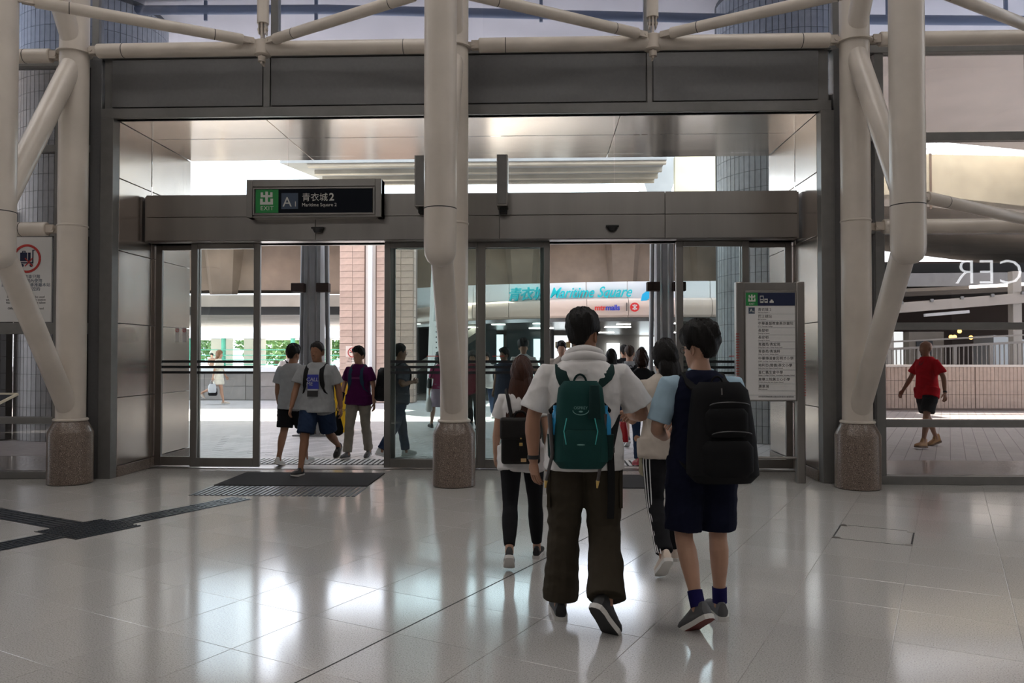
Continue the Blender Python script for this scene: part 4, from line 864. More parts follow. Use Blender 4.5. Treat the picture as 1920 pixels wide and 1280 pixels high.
    for s in (-1, 1):
        R = [[hc(s * (.072 + .010 * q_), -.008 + (.019 - .004 * q_) * math.cos(a) * (1 - .1 * q_) - .006 * q_, .098 + .031 * math.sin(a) - .004 * math.cos(a)) for a in [2 * PI * q / 12 for q in range(12)]] for q_ in (0, .9, 1.4)]
        R.append([hc(s * .080, -.012 + .010 * math.cos(a), .1 + .018 * math.sin(a)) for a in [2 * PI * q / 12 for q in range(12)]]); ex.rings(R)
        ex.cur = 1
        R = []
        for t in (.15, .5, .85): R.append([hc(s * .031 + .0135 * math.sin(PI * t) * math.cos(a), (.0865 + .005 * (2 * t - 1)), .108 + .0085 * math.sin(PI * t) * math.sin(a)) for a in [2 * PI * q / 10 for q in range(10)]])
        ex.rings(R)
        ex.tube([hc(s * .016, .091, .128), hc(s * .032, .087, .132), hc(s * .046, .076, .127)], [.0042 * k, .005 * k, .003 * k], 6); ex.cur = 2
        ex.cur = 0
    ex.cur = 2; ex.tube([hc(-.024, .079, .041), hc(-.01, .088, .044), hc(.01, .088, .044), hc(.024, .079, .041)], [.003 * k, .0055 * k, .0055 * k, .003 * k], 8, flat=1.); ex.cur = 0
    body = pending('body', b, [skin(sk), hairmat or HAIR, M_lip], E, vox, 4, ex)
    # hair
    hm = hairmat or HAIR
    if hair != 'bald':
        hbm = MB(); rg = np.random.default_rng(int(abs(x * 100) + h * 100)); n, m = 36, 26; R = []
        bob = hair in ('bob', 'long', 'tail')
        for i in range(m):
            t = PI * (i + .35) / (m - .3); r = []
            for q in range(n):
                a = 2 * PI * q / n; d = vec(math.sin(t) * math.sin(a), math.sin(t) * math.cos(a), math.cos(t)); az = abs((a + PI) % (2 * PI) - PI)
                front = .42 if not bob else .30
                if hair == 'fringe': front = .12
                lim = np.interp(az, [0, .55, 1.15, 1.42, 1.72, 2.1, 2.6, PI] if not bob else [0, .55, 1.15, 1.45, 1.75, 2.2, PI], [front, front + .02, .12, -.12, .16, -.02, -.5, -.58] if not bob else [front, front + .02, .12 if not bob else -.1, -.22 if not bob else -.75, -.02 if not bob else -.95, -.56 if not bob else -1, -.66 if not bob else -1])
                if hair == 'crop': lim += .05
                th_ = {'short': .022, 'crop': .012, 'fringe': .03, 'bob': .03, 'long': .022, 'tail': .016}[hair] * (1 + .25 * math.sin(a * 3 + x * 7) * math.sin(t) + .18 * math.sin(a * 9 + t * 7)) * (1 + .3 * max(0, d[2]) ** 2)
                w = 1 / (1 + math.exp(-(d[2] - lim) * 26)); base = vec(d[0] * .079, d[1] * .099 - .002, d[2] * .118 + .113)
                if not bob: th_ *= np.interp(d[2], [-.6, -.1, .3, .65, 1], [.25, .5, 1, 1.5, 1.1])
                if hair == 'bob' and d[2] < .1: th_ *= 1.25
                fall = .72 if not bob else .8
                rr_ = (1 + th_ / .085) * w + fall * (1 - w)
                p = vec(base[0] * rr_, base[1] * rr_ if d[1] > 0 else base[1] * rr_, .113 + (base[2] - .113) * (rr_ if d[2] > 0 else (.35 + .65 * rr_)))
                r.append(hc(*(p + rg.normal(size=3) * .0016 * w)))
            R.append(r)
        hbm.rings(R)
        if hair in ('long', 'tail'):
            L = .62 if hair == 'long' else .34; q = []
            prof = [(.14, .06, .05, -.03), (.06, .092, .062, -.055), (0, .100, .060, -.068), (-.12, .115 if hair == 'long' else .05, .04, -.098), (-.25, .118 if hair == 'long' else .045, .035, -.12), (-.38, .108 if hair == 'long' else .03, .03, -.125), (-.50, .085, .024, -.125), (-.58, .03, .012, -.122)]
            for z, rx, ry, yo in prof:
                if z < -L + .1: break
                c = hp0 + hs * ((H @ vec(0, yo, z)) if z > -.02 else (H @ vec(0, yo, 0) + vec(0, 0, z)))
                q.append([c + hs * (H @ vec(rx * math.cos(a) * (1 + .03 * math.sin(a * 6)), ry * math.sin(a) + .004 * math.sin(a * 11), 0)) for a in [2 * PI * v / 28 for v in range(28)]])
            hbm.rings(q)
        obj('hair', hbm, hm, E)
    # ---- clothing
    tk = top['kind']; tm = top['mat']; seed = int(abs(x * 131 + y * 17)) + 1
    if tk in ('tee', 'dress', 'vest'):
        b = MB(); lo = top.get('fit', 0.); F = lambda r: (r + lo) * B
        hem = top.get('hem', -.09)
        rows = [(-.62, .235, .185, 0), (-.42, .225, .175, 0), (-.22, .205, .155, -.005), (-.09, .188, .135, -.006), (0, .185, .132, -.008), (.09, .174, .124, -.003), (.18, .160, .116, 0), (.28, .168, .122, .004), (.37, .178, .126, .004), (.42, .172, .114, -.002), (.462, .152, .096, -.008), (.496, .118, .084, -.010), (.522, .082, .070, -.006), (.533, .068, .062, -.004)]
        if fem: rows = [(z, rx * (.93 if z > .05 else .98), ry * (.95 if z < .3 else 1.0), yo) for z, rx, ry, yo in rows]
        rows = [r for r in rows if r[0] >= hem - .001]
        if rows[0][0] > hem + .01: z1 = rows[0]; rows.insert(0, (hem, z1[1] * 1.005, z1[2] * 1.01, z1[3]))
        b.rings([ering(P(0, yo, z), T, F(rx) * k, F(ry) * k, 24) for z, rx, ry, yo in rows])
        sl = top.get('sleeve', .62)
        for s, nm in ((-1, 'L'), (1, 'R')):
            j = J[nm]; S, el, wr = j['S'], j['el'], j['wr']; inn = P(s * (sw - .075), 0, .435)
            if tk == 'vest': b.tube([P(s * (sw - .07), 0, .44), S + (el - S) * .0], [.075 * k, .055 * k], 14); continue
            e = S + (el - S) * sl; w_ = B * .7 + .3
            pts = [inn, S + (el - S) * .05, S + (el - S) * .25, e] if sl <= 1 else [inn, S + (el - S) * .05, S + (el - S) * .5, el, el + (wr - el) * (sl - 1)]
            rad = [.058, .063, .067, .066 + lo] if sl <= 1 else [.062, .066, .06, .052, .045]
            b.tube(pts, [r * k * w_ * (.9 if fem else 1) for r in rad], 18, up=(0, 1, 0))
        if tk == 'tee' and hem < -.07 and max(legs['L'][0], legs['R'][0]) > 5:
            for nm in 'LR':
                j = J[nm]; f_ = abs(hem) * k / .43 / k * .95
                b.tube([j['hip'] + vec(0, 0, .05), j['hip'] + (j['knee'] - j['hip']) * f_ * .5, j['hip'] + (j['knee'] - j['hip']) * f_], [(.108 + lo) * k * (B * .6 + .4)] * 3, 20, up=(0, 1, 0))
        shirt = pending('shirt' if tk == 'tee' else 'dress' if tk == 'dress' else 'top', b, tm, E, vox, 4, None, (wrinkle, (1, 1, 1.3), seed))
        if top.get('collar'):
            R = [P(.068 * math.cos(a), .066 * math.sin(a) - .004, .53 + .012 * math.sin(a)) for a in [2 * PI * q / 20 for q in range(21)]]
            obj('collar', MB().tube(R, .012 * k, 8), top['collar'], E)
    bk, bmt = bottom['kind'], bottom['mat']; b = MB()
    if bk in ('trousers', 'shorts', 'leggings', 'skirt'):
        g_ = {'trousers': .0, 'shorts': .012, 'leggings': -.007, 'skirt': 0}[bk] + bottom.get('fit', 0)
        if bk == 'skirt':
            L = bottom.get('len', .5)
            b.rings([ering(P(0, 0, z), np.eye(3), rx * k * B, ry * k * B, 24) for z, rx, ry in ((-L, .2, .17), (-L * .6, .2, .16), (-.1, .188, .14), (0, .178, .13), (.1, .16, .118))])
        else:
            b.rings([ering(P(0, yo, z), T, (rx + g_) * B * k, (ry + g_) * B * k, 22) for z, rx, ry, yo in ((-.10, .14, .11, -.005), (-.03, .172, .122, -.014), (.03, .168, .118, -.014), (.1, .150, .104, -.006), (.135, .140, .098, -.004))])
            for s, nm in ((-1, 'L'), (1, 'R')):
                j = J[nm]; hp, kn, an = j['hip'], j['knee'], j['ank']; w_ = B * .6 + .4
                if bk == 'shorts':
                    f = bottom.get('len', .92); q = lambda t: hp + (kn - hp) * t
                    b.tube([q(-.05), q(.25), q(.6), q(f)], [r * k * w_ for r in (.102 + g_, .105 + g_, .098 + g_, .092 + g_ + bottom.get('flare', .0))], 20, up=(0, 1, 0))
                else:
                    rad = (.1, .1, .088, .076, .074, .076, .074, .074, .074) if bk == 'trousers' else (.1, .099, .085, .072, .069, .074, .071, .058, .05)
                    e = .985 if bk == 'trousers' else .93
                    pts = [hp + vec(0, 0, .03), hp * .67 + kn * .33, hp * .33 + kn * .67, kn * .97 + hp * .03, kn * .88 + an * .12, kn * .7 + an * .3 + vec(0, -.008, 0), kn * .5 + an * .5 + vec(0, -.006, 0), kn * .2 + an * .8, an * e + kn * (1 - e)]
                    if bottom.get('flare'): rad = tuple(list(rad[:6]) + [rad[6] + bottom['flare'] * .4, rad[7] + bottom['flare'] * .9, rad[8] + bottom['flare']])
                    b.tube(pts, [(r + g_) * k * w_ for r in rad], 18, up=(0, 1, 0))
        pending(bk, b, bmt, E, vox, 4, None, (wrinkle * (.25 if bk == 'leggings' else 1.1), (.5, .5, 2.2), seed + 5))
    for nm in 'LR':
        j = J[nm]; shoe('shoe', j['ank'], j['fd'], j['fu'], k * shoes.get('k', 1.), shoes['mat'], shoes['sole'], E, shoes.get('boot', 0.), shoes.get('w', 1.), shoes.get('out'))
        if shoes.get('sock'): obj('sock', MB().tube([j['ank'] - (j['ank'] - j['knee']) * -.02, j['ank'] + (j['knee'] - j['ank']) * .2], [.043 * k, .044 * k], 16), shoes['sock'], E)
    J['P'] = P; J['T'] = T; J['k'] = k; J['E'] = E; J['hc'] = hc; J['face'] = math.radians(face); J['loc'] = vec(x, y, 0); J['hs'] = hs; J['B'] = B; J['fit'] = top.get('fit', 0.); J['fem'] = fem
    return J
def world(J, p): return J['loc'] + rotz(J['face']) @ np.array(p, float)
def bag_root(J, name, p, label, cat, group=None):
    w = world(J, p); return empty(name, tuple(w), J['face'], label, cat, group)
def shirtpatch(J, E, name, x0, x1, z0, z1, m, grid=8, back=False, lift=.006):
    """print on the chest: a small sheet that follows the shirt's curve"""
    P = J['P']; b = MB(); V = []
    for i in range(grid + 1):
        for jj in range(grid + 1):
            xx = x0 + (x1 - x0) * jj / grid; z = z0 + (z1 - z0) * i / grid; s_ = -1 if back else 1
            V.append(P(xx, surf(J, xx, z, s_) + s_ * lift, z))
    b.add(V, [(i * (grid + 1) + jj, i * (grid + 1) + jj + 1, (i + 1) * (grid + 1) + jj + 1, (i + 1) * (grid + 1) + jj) for i in range(grid) for jj in range(grid)])
    return obj(name, b, m, E)
def surf(J, x, z, side=1):
    rows = [(-.09, .188, .135, -.006), (0, .185, .132, -.008), (.09, .174, .124, -.003), (.18, .160, .116, 0), (.28, .168, .122, .004), (.37, .178, .126, .004), (.42, .172, .114, -.002), (.462, .142, .094, -.008), (.496, .108, .080, -.010), (.53, .066, .062, -.004)]
    zs = [r[0] for r in rows]; rx, ry, yo = [float(np.interp(z, zs, [r[q] for r in rows])) for q in (1, 2, 3)]
    f = 1 if not J['fem'] else .95; rx = (rx * (.93 if J['fem'] else 1) + J['fit']) * J['B']; ry = (ry * f + J['fit']) * J['B']
    return yo + side * ry * (1 - min(.97, abs(x) / rx) ** 2.3) ** (1 / 2.3)
def backpack(J, label, w, hgt, dep, z_bot, m, strap_m, dx=0., gap=.135, taper=.8, pockets=(), straps=True, handle=True, group=None, hang=0., p_=3.2, strap_x=None, strap_w=.028):
    P, T, k = J['P'], J['T'], J['k']; base = P(dx, -gap - dep / 2, z_bot); root = bag_root(J, 'backpack', base, label, 'backpack', group); b = MB(); R = []
    Q = lambda x_, y_, z_: P(x_ + dx, y_, z_) - base
    for t in np.linspace(0, 1, 13):
        e = min(1., (max(0, math.sin(PI * min(1, max(0, t * .96 + .02)))) * 4.2) ** .45); ww = w / 2 * (1 - (1 - taper) * t ** 2) * (.5 + .5 * e); dd = dep / 2 * (.35 + .65 * e) * (1.08 - .3 * t)
        R.append([q - base for q in ering(P(dx, -gap - dep / 2 + dep * .12 * t, z_bot + hgt * t), T, ww * k, dd * k, 28, p_)])
    b.rings(R); bag = obj('bag', b, m, root)
    for (px0, px1, pz0, pz1, pd, pm, nm) in pockets:
        R = []
        for t in np.linspace(0, 1, 7):
            e = min(1., (math.sin(PI * (t * .94 + .03)) * 3) ** .5); R.append([q - base for q in ering(P(dx + (px0 + px1) / 2, -gap - dep * (.93 + .0 * t) + .02, z_bot + pz0 + (pz1 - pz0) * t), T, (px1 - px0) / 2 * k * (.6 + .4 * e), pd * k * (.5 + .5 * e), 22, 3)])
        obj(nm, MB().rings(R), pm, root)
    if straps:
        for s in (-1, 1):
            sx = strap_x or min(w * .33, .10); sf = lambda x_, z_, bk=1: surf(J, x_, z_, bk) + .009 * bk
            zt = float(np.interp(sx, [.066, .078, .108, .142, .172], [.53, .52, .496, .462, .42])) + .006 + J['fit'] * .6
            pts = [(dx + s * sx * .55, -gap - .02, z_bot + hgt * .93), (s * sx, sf(sx, .42, -1), .43), (s * sx, sf(sx, .46, -1) * .92, .468), (s * sx, -.01, zt + .012), (s * sx, sf(sx, .455) * .9, .468), (s * (sx + .006), sf(sx, .40), .40), (s * (sx + .01), sf(sx, .32), .32), (s * (sx + .018), sf(sx + .02, .24), .24), (s * (sx + .04), sf(sx + .04, .14), .14), (s * (.172 * J['B'] + J['fit']), 0, .06), (s * min(sx * 1.3, w * .4), -gap - .03, z_bot + .06)]
            V = [Q(px - dx, py, pz) for px, py, pz in pts]; R = []
            PV = np.array(V); PV2 = []
            for i in range(len(PV) - 1):
                for t in (0, .5): PV2.append(PV[i] * (1 - t) + PV[i + 1] * t)
            PV2.append(PV[-1]); PV = np.array(PV2); PV[1:-1] = PV[1:-1] * .5 + (PV[2:] + PV[:-2]) * .25
            for i in range(len(PV)):
                t = nrm(PV[min(i + 1, len(PV) - 1)] - PV[max(i - 1, 0)]); sd2 = nrm(vec(1, 0, 0) - t * t[0]); up = np.cross(sd2, t); ww = strap_w if i < 15 else .012
                R.append([PV[i] + k * (sd2 * ww * a_ + up * .006 * c_) for a_, c_ in ((-1, -1), (1, -1), (1, 1), (-1, 1))])
            obj('strap', MB().rings(R), strap_m, root)
    if handle: obj('handle', MB().tube([Q(.035 * math.cos(a), -gap - dep * .2, z_bot + hgt * .97 + .05 * math.sin(a)) for a in [PI * q / 10 for q in range(11)]], .006 * k, 8), strap_m, root)
    return root, Q
def glasses(J):
    hc = J['hc']; b = MB()
    for s in (-1, 1):
        b.tube([hc(s * .033 + .024 * math.cos(a), .098, .106 + .018 * math.sin(a)) for a in [2 * PI * q / 16 for q in range(17)]], .0018, 6); b.tube([hc(s * .057, .096, .11), hc(s * .077, .05, .112), hc(s * .08, -.01, .112)], .0016, 6)
    b.tube([hc(-.009, .1, .108), hc(.009, .1, .108)], .0016, 6); obj('spectacles', b, M_black, J['E'])

walkR = dict(L=(22, 6, -4, 1, 5), R=(-16, 22, 28, 1, 5)); walkL = dict(R=(22, 6, -4, 1, 5), L=(-16, 22, 28, 1, 5)); stand = dict(L=(3, 4, 0, 2, 6), R=(-3, 4, 0, 2, 6))
hang = lambda s, f=0., e=.25, ab=.16: ((s * ab, f, -1), (s * ab * .4, f + e, -1))
armsA = dict(L=hang(-1, .25), R=hang(1, -.3, .12)); armsB = dict(L=hang(-1, -.3, .12), R=hang(1, .25)); armsS = dict(L=hang(-1), R=hang(1))
C_white = cloth('white', (.66, .64, .63)); C_grey = cloth('grey', (.30, .31, .32)); C_black = cloth('black', (.012, .012, .014)); C_navy = cloth('navy', (.006, .0075, .021)); C_olive = cloth('olive', (.042, .034, .024)); C_beige = cloth('beige', (.52, .46, .40)); C_purple = cloth('purple', (.06, .006, .05)); C_khaki = cloth('khaki', (.24, .215, .175)); C_denim = cloth('denim', (.02, .035, .075)); C_red = cloth('red', (.52, .012, .02)); C_maroon = cloth('maroon', (.24, .02, .05)); C_blue = cloth('light_blue', (.36, .50, .60)); C_pink = cloth('lavender', (.42, .32, .40)); C_cream = cloth('cream', (.7, .66, .56)); C_orange = cloth('orange', (.6, .16, .06)); C_slate = cloth('slate', (.07, .075, .095))
S_black = mat('shoe_black', (.015, .015, .016), .6); S_grey = mat('shoe_grey', (.09, .09, .095), .7); S_white = mat('shoe_white', (.6, .6, .58), .6); S_tan = mat('boot_tan', (.42, .23, .09), .7); S_red = mat('shoe_red', (.4, .04, .06), .5); O_white = mat('sole_white', (.62, .6, .57), .6); O_dark = mat('sole_dark', (.04, .035, .03), .7); S_skin = mat('shoe_cream', (.6, .5, .42), .6)
BK, BL = cloth('pack_black', (.008, .008, .009), .35, .7), cloth('pack_strap', (.012, .012, .013), .3, .7)
PKG = cloth('pack_green', (.010, .050, .046), .35, .6); PKD = cloth('pack_dark_green', (.009, .028, .027), .4, .7); M_teal = mat('teal_trim', (.05, .42, .40), .5); M_bottle = mat('blue_bottle', (.03, .28, .55), .15); M_gold = mat('brass', (.6, .42, .15), .3, .9)

# 1 --- man in white shirt with green backpack
m1 = person('man in white shirt seen from behind, wearing the dark green backpack', .25, 4.62, 0, 1.755, 'mid', 'short', dict(kind='tee', mat=C_white, fit=.022, sleeve=.80, hem=-.10), dict(kind='trousers', mat=C_olive, fit=.012, flare=.012), dict(mat=S_black, sole=O_white, w=1.05, k=1.08, out=mat('tread_black', (.02, .02, .02), .7)),
    dict(L=(2, 3, 0, 3, 4), R=(-3, 36, 50, 3, 6, 30)), dict(L=((-.32, -.02, -1), (.02, .10, -1), (.12, .02, -1), (.6, .5, 0), .45), R=((.55, .25, -1), (-.15, 1, -.12), (-.2, 1, 0), (-.6, 0, -.8), .8)), vox=.0065, yaw=-26, lean=2, build=1.10, wrinkle=.006)
P = m1['P']; E = m1['E']
# crumpled hood lying round the neck
for zz_, rr_, th_ in ((.525, .098, .030), (.556, .088, .028)):
    pts = [P((rr_ + .006 * math.sin(2 * a + zz_ * 40)) * math.cos(a), (rr_ * .95) * math.sin(a) - .010, zz_ - .020 * math.sin(a) + .003 * math.sin(3 * a)) for a in [2 * PI * q / 36 for q in range(37)]]
    obj('hood', MB().tube(pts, [th_ * (.95 + .06 * math.sin(q * .35)) for q in range(37)], 14), C_white, E)
obj('neck_label', MB().box(-.022, .022, -.003, .003, -.014, .014), mat('label_white', (.78, .76, .75), .6), E).location = tuple(P(-.01, surf(m1, 0, .45, -1) - .012, .45))
obj('wrist_watch', MB().tube([m1['L']['wr'] + vec(0, 0, .035), m1['L']['wr'] + vec(0, 0, .012)], .036, 18), S_black, E)
for s, nm in ((-1, 'L'), (1, 'R')):
    j = m1[nm]; mid = (j['hip'] * .55 + j['knee'] * .45); obj('thigh_pocket', MB().rings([[mid + vec(s * (.095 + o_), y_, z_) for y_, z_ in ((-.075, -.11), (.06, -.11), (.06, .1), (-.075, .1))] for o_ in (0, .018)]), C_olive, E)
root, Q = backpack(m1, 'dark green hiking backpack on the man in white shirt', .30, .475, .17, -.075, PKG, PKD, strap_x=.135, strap_w=.032, dx=-.03, gap=.135, taper=.78, pockets=((-.10, .11, .03, .21, .035, PKG, 'front_pocket'),), p_=2.8)
obj('dark_panel', MB().rings([ering(Q(.07, -.318 + .02 * abs(t), .285 - t * .10), np.eye(3), .03 + .005 * t, .014, 14) for t in (-.9, -.5, 0, .5, .9)]), PKD, root)
for s in (-1, 1):
    bt = Q(s * .135, -.2, .04); obj('bottle', MB().lathe(tuple(bt), [(.03, 0), (.034, .01), (.034, .15), (.026, .175), (.014, .2), (.016, .23)], 18), M_bottle, root)
    obj('mesh_pocket', MB().lathe(tuple(Q(s * .14, -.2, -.03)), [(.03, 0), (.04, .02), (.043, .13), (.045, .14)], 18), PKD, root)
    pole = MB().tube([Q(s * .15 - .02, -.24, .22), Q(s * .135 - .02 , -.25, .0), Q(s * .14 - .05, -.25, -.14)], [.014, .011, .008], 10); obj('trekking_pole', pole, mat('pole_grey', (.10, .09, .09), .4, .6), root)
    obj('pole_tip', MB().tube([Q(s * .14 - .05, -.25, -.14), Q(s * .14 - .054, -.25, -.18)], [.011, .004], 10), M_gold, root)
    obj('trim_line', MB().tube([Q(s * .075 - .005, -.328, .20), Q(s * .09 - .005, -.33, .13), Q(s * .078 - .005, -.322, .06)], .0028, 6), M_teal, root)
    obj('teal_tab', MB().bar(Q(s * .125, -.25, .0), Q(s * .075, -.29, .0), .012, .012), M_teal, root)
    obj('side_strap', MB().tube([Q(s * .13, -.16, .27), Q(s * .165, -.12, .235), Q(s * .15, -.1, .2), Q(s * .125, -.18, .19)], .012, 8), BL, root)
M_print = mat('pack_print', (.13, .27, .25), .5)
text('pack_lettering', 'OSPREY', .022, (-.005 - .035 + .035 + 0, -.338 + .0, .285), M_print, root, align='CENTER').location = tuple(Q(-.005, -.335, .248))
obj('emblem_arc', MB().tube([Q(-.005 + .042 * math.cos(a), -.335, .242 + .024 * math.sin(a)) for a in [PI + PI * q / 12 for q in range(13)]], .002, 6), M_print, root)
obj('emblem_mark', MB().ball(tuple(Q(-.005, -.338, .235)), (.012, .003, .005), 8, 5), M_print, root); obj('lower_emblem', MB().ball(tuple(Q(-.005, -.345, .06)), (.022, .003, .004), 10, 5), M_print, root)
bs_ = empty('hanging_strap', tuple(world(m1, P(.14, -.02, .03))), 0, 'long black strap with loose end hanging down the right trouser leg', 'strap')
q0 = P(.14, -.02, .03); bp = [P(.185, -.06, .21), P(.155, -.14, .10), P(.135, -.165, .02), P(.14, -.165, -.1), P(.14, -.16, -.25), P(.135, -.15, -.36)]
R = [[p - q0 + vec(.02 * a_, .003 * c_, 0) for a_, c_ in ((-1, -1), (1, -1), (1, 1), (-1, 1))] for p in bp]; obj('webbing', MB().rings(R), BL, bs_); obj('buckle', MB().box(-.024, .024, -.008, .008, -.015, .015), M_ink, bs_).location = tuple(bp[2] - q0 + vec(0, -.006, 0))

# 2 --- young man with black backpack
m2 = person('young man in navy and light blue shirt with spectacles, wearing the large black backpack', .935, 4.62, 6, 1.665, 'fair', 'fringe', dict(kind='tee', mat=C_navy, fit=.016, sleeve=.05, hem=-.10, collar=C_blue), dict(kind='shorts', mat=C_navy, fit=.006, len=.96), dict(mat=S_grey, sole=O_white, w=1.05, k=1.05, out=mat('tread_red', (.16, .03, .025), .7), sock=cloth('sock_blue', (.012, .01, .07))),
    dict(L=(-2, 24, 36, 6, 22), R=(2, 3, 0, 1, 2)), dict(L=((-.30, .05, -1), (.35, .72, -.25), (.4, .7, .3), (.6, .3, .6), .9), R=((.25, .1, -1), (-.4, .8, .0), (-.4, .8, .2), (-.6, 0, -.6), .8)), vox=.0065, yaw=34, lean=2, build=1.0, wrinkle=.005, pitch=3)
glasses(m2); E = m2['E']
for nm in 'LR':
    j = m2[nm]; S, el = j['S'], j['el']; s = -1 if nm == 'L' else 1
    pending('sleeve', MB().tube([m2['P'](s * .135, 0, .438), S + (el - S) * .06, S + (el - S) * .3, S + (el - S) * .84], [.062, .072, .073, .070], 18, up=(0, 1, 0)), C_blue, E, .007, 3, None, (.004, (1, 1, 1), 4), 'light blue sleeve')
root, Q = backpack(m2, 'large black backpack on the young man in navy', .40, .57, .24, -.11, BK, BL, dx=.04, gap=.13, taper=.74, pockets=((-.145, .145, .04, .24, .06, BK, 'lower_pocket'), (-.12, .12, .26, .42, .045, BK, 'upper_pocket')))
for a, c in ((.17, 'zip'), (.33, 'zip')): obj('zip', MB().tube([Q(.112 * math.cos(t), -.13 - .24 - (.046 if a < .2 else .018) - .012 * math.sin(t), a + .018 * math.sin(t)) for t in [PI * q / 14 for q in range(15)]], .003, 6), mat('zip_grey', (.03, .03, .032), .3), root)
obj('zip_pull', MB().bar(Q(-.06, -.435, .425), Q(-.06, -.437, .39), .006, .004), M_steel_d, root)

# 3 --- girl with long brown hair
m3 = person('girl with long brown hair in white top and black leggings, wearing the black satchel backpack', -.145, 5.85, 4, 1.50, 'fair', 'long', dict(kind='tee', mat=C_white, fit=.01, sleeve=.6, hem=-.16), dict(kind='leggings', mat=C_black), dict(mat=S_black, sole=O_white),
    dict(L=(-16, 24, 34, 1, -2), R=(12, 4, 0, 1, 12)), armsA, vox=.0075, fem=True, yaw=-12, hairmat=HAIR_B, wrinkle=.004)
k3 = m3['k']; P = m3['P']; base = P(-.02, -.22, -.07); sb = bag_root(m3, 'satchel', base, 'black satchel backpack with brass clasp on the long haired girl', 'backpack')
q = lambda x, y_, z: P(x - .02, y_, z) - base
def sbox(nm, x0, x1, y0, y1, z0, z1, m, bv=.012, par=sb):
    b = MB(); b.add([q(x, y_, z) for z in (z0, z1) for x, y_ in ((x0, y0), (x1, y0), (x1, y1), (x0, y1))], [(3, 2, 1, 0), (4, 5, 6, 7), (0, 1, 5, 4), (1, 2, 6, 5), (2, 3, 7, 6), (3, 0, 4, 7)]); return obj(nm, b, m, par, bevel=bv)
M_leath = mat('black_leather', (.008, .007, .0065), .5, 0, .1, 30, .1, 120, spec=.2)
sbox('case', -.16, .16, -.25, -.13, -.08, .27, M_leath, .02); sbox('flap', -.17, .17, -.265, -.125, .12, .30, mat('flap_leather', (.013, .012, .011), .55, 0, .1, 30, .1, 120, spec=.2), .02); sbox('clasp_strap', -.012, .012, -.272, -.264, .03, .15, M_leath, .002)
sbox('clasp', -.014, .014, -.28, -.27, .075, .10, M_gold, .003); sbox('leather_label', .0, .045, -.256, -.25, -.06, -.03, mat('tan_label', (.5, .33, .16), .5), .002)
obj('rivet', MB().ball(tuple(q(0, -.272, .135)), .006, 8, 6), M_gold, sb); obj('handle', MB().tube([q(.05 * math.cos(a), -.17, .30 + .05 * math.sin(a)) for a in [PI * v / 10 for v in range(11)]], .009, 8), M_leath, sb)
for s in (-1, 1): obj('strap', MB().tube([q(s * .07, -.13, .28), q(s * .1, -.1, .45), q(s * .11, 0, .52), q(s * .115, .1, .46), q(s * .12, .13, .3), q(s * .13, .02, .1), q(s * .12, -.13, -.02)], .014, 10), M_leath, sb)

# 4 --- girl in beige tee and striped trousers
m4 = person('girl in beige t-shirt and black trousers with white side stripes, between the two backpackers', .90, 5.75, 8, 1.645, 'fair', 'tail', dict(kind='tee', mat=C_beige, fit=.014, sleeve=.72, hem=-.10), dict(kind='trousers', mat=C_black, fit=-.012), dict(mat=S_skin, sole=O_white),
    dict(L=(-14, 30, 40, 3, 0), R=(16, 5, 0, 1, 5)), dict(L=((-.30, .0, -1), (.1, .9, .1), (.2, .9, .3), (0, 0, -1), .8), R=((.2, .1, -1), (-.2, .9, .2))), vox=.0075, fem=True, yaw=22, wrinkle=.004, build=1.04)
for nm in 'L':
    j = m4[nm]; hp, kn, an = j['hip'], j['knee'], j['ank']
    for ph in (18, 36, 54):
        rad = lambda r: vec(-math.cos(math.radians(ph)), -math.sin(math.radians(ph)), 0) * r * m4['k'] * (1.04 * .6 + .4)
        pts = [hp + vec(0, 0, .03) + rad(.091), hp * .67 + kn * .33 + rad(.091), hp * .33 + kn * .67 + rad(.079), kn * .97 + hp * .03 + rad(.067), kn * .88 + an * .12 + rad(.065), kn * .7 + an * .3 + rad(.067) + vec(0, -.008, 0), kn * .5 + an * .5 + rad(.065), kn * .2 + an * .8 + rad(.064), kn * .03 + an * .97 + rad(.064)]
        obj('side_stripe', MB().tube(pts, .0042, 6), mat('stripe_white', (.7, .7, .7), .6), m4['E'])
base = m4['P'](-.15, .02, -.22); sb4 = bag_root(m4, 'shoulder_bag', base, 'beige canvas shoulder bag at the side of the girl in beige', 'bag')
obj('bag', MB().rings([ering(vec(0, 0, z), np.eye(3), .035 * a, .10 * a, 18, 3) for z, a in ((-.02, .8), (.0, 1), (.2, 1), (.26, .9))]), cloth('canvas', (.27, .24, .16)), sb4)
obj('strap', MB().tube([m4['P'](-.15, -.06, .03) - base, m4['P'](-.155, -.05, .25) - base, m4['P'](-.10, -.09, .47) - base, m4['P'](-.05, 0, .56) - base, m4['P'](.06, .1, .47) - base], .011, 8), C_beige, sb4)

# 5 --- man in grey printed tee, facing us
m5 = person('man in grey t-shirt with blue print and denim shorts walking in over the mat', -2.90, 10.08, 176, 1.70, 'tan', 'crop', dict(kind='tee', mat=C_grey, fit=.02, sleeve=.72, hem=-.12), dict(kind='shorts', mat=C_denim, fit=.004), dict(mat=S_black, sole=O_white),
    dict(R=(16, 4, -4, 2, 8), L=(-20, 42, 30, 2, 0)), dict(L=hang(-1, -.2, .1, .22), R=hang(1, .2, .2, .26)), vox=.009, yaw=-14, hairmat=HAIR_G, build=1.08)
E = m5['E']; shirtpatch(m5, E, 'print_blue', -.075, .075, .19, .375, mat('print_blue', (.03, .04, .30), .7), lift=.018); shirtpatch(m5, E, 'print_pale_band', -.06, .078, .17, .19, mat('print_pale', (.42, .43, .46), .7), lift=.018); shirtpatch(m5, E, 'print_black', -.065, .08, .09, .168, mat('print_dark', (.02, .02, .022), .7), lift=.018)
M_pl = mat('print_light', (.45, .46, .5), .7)
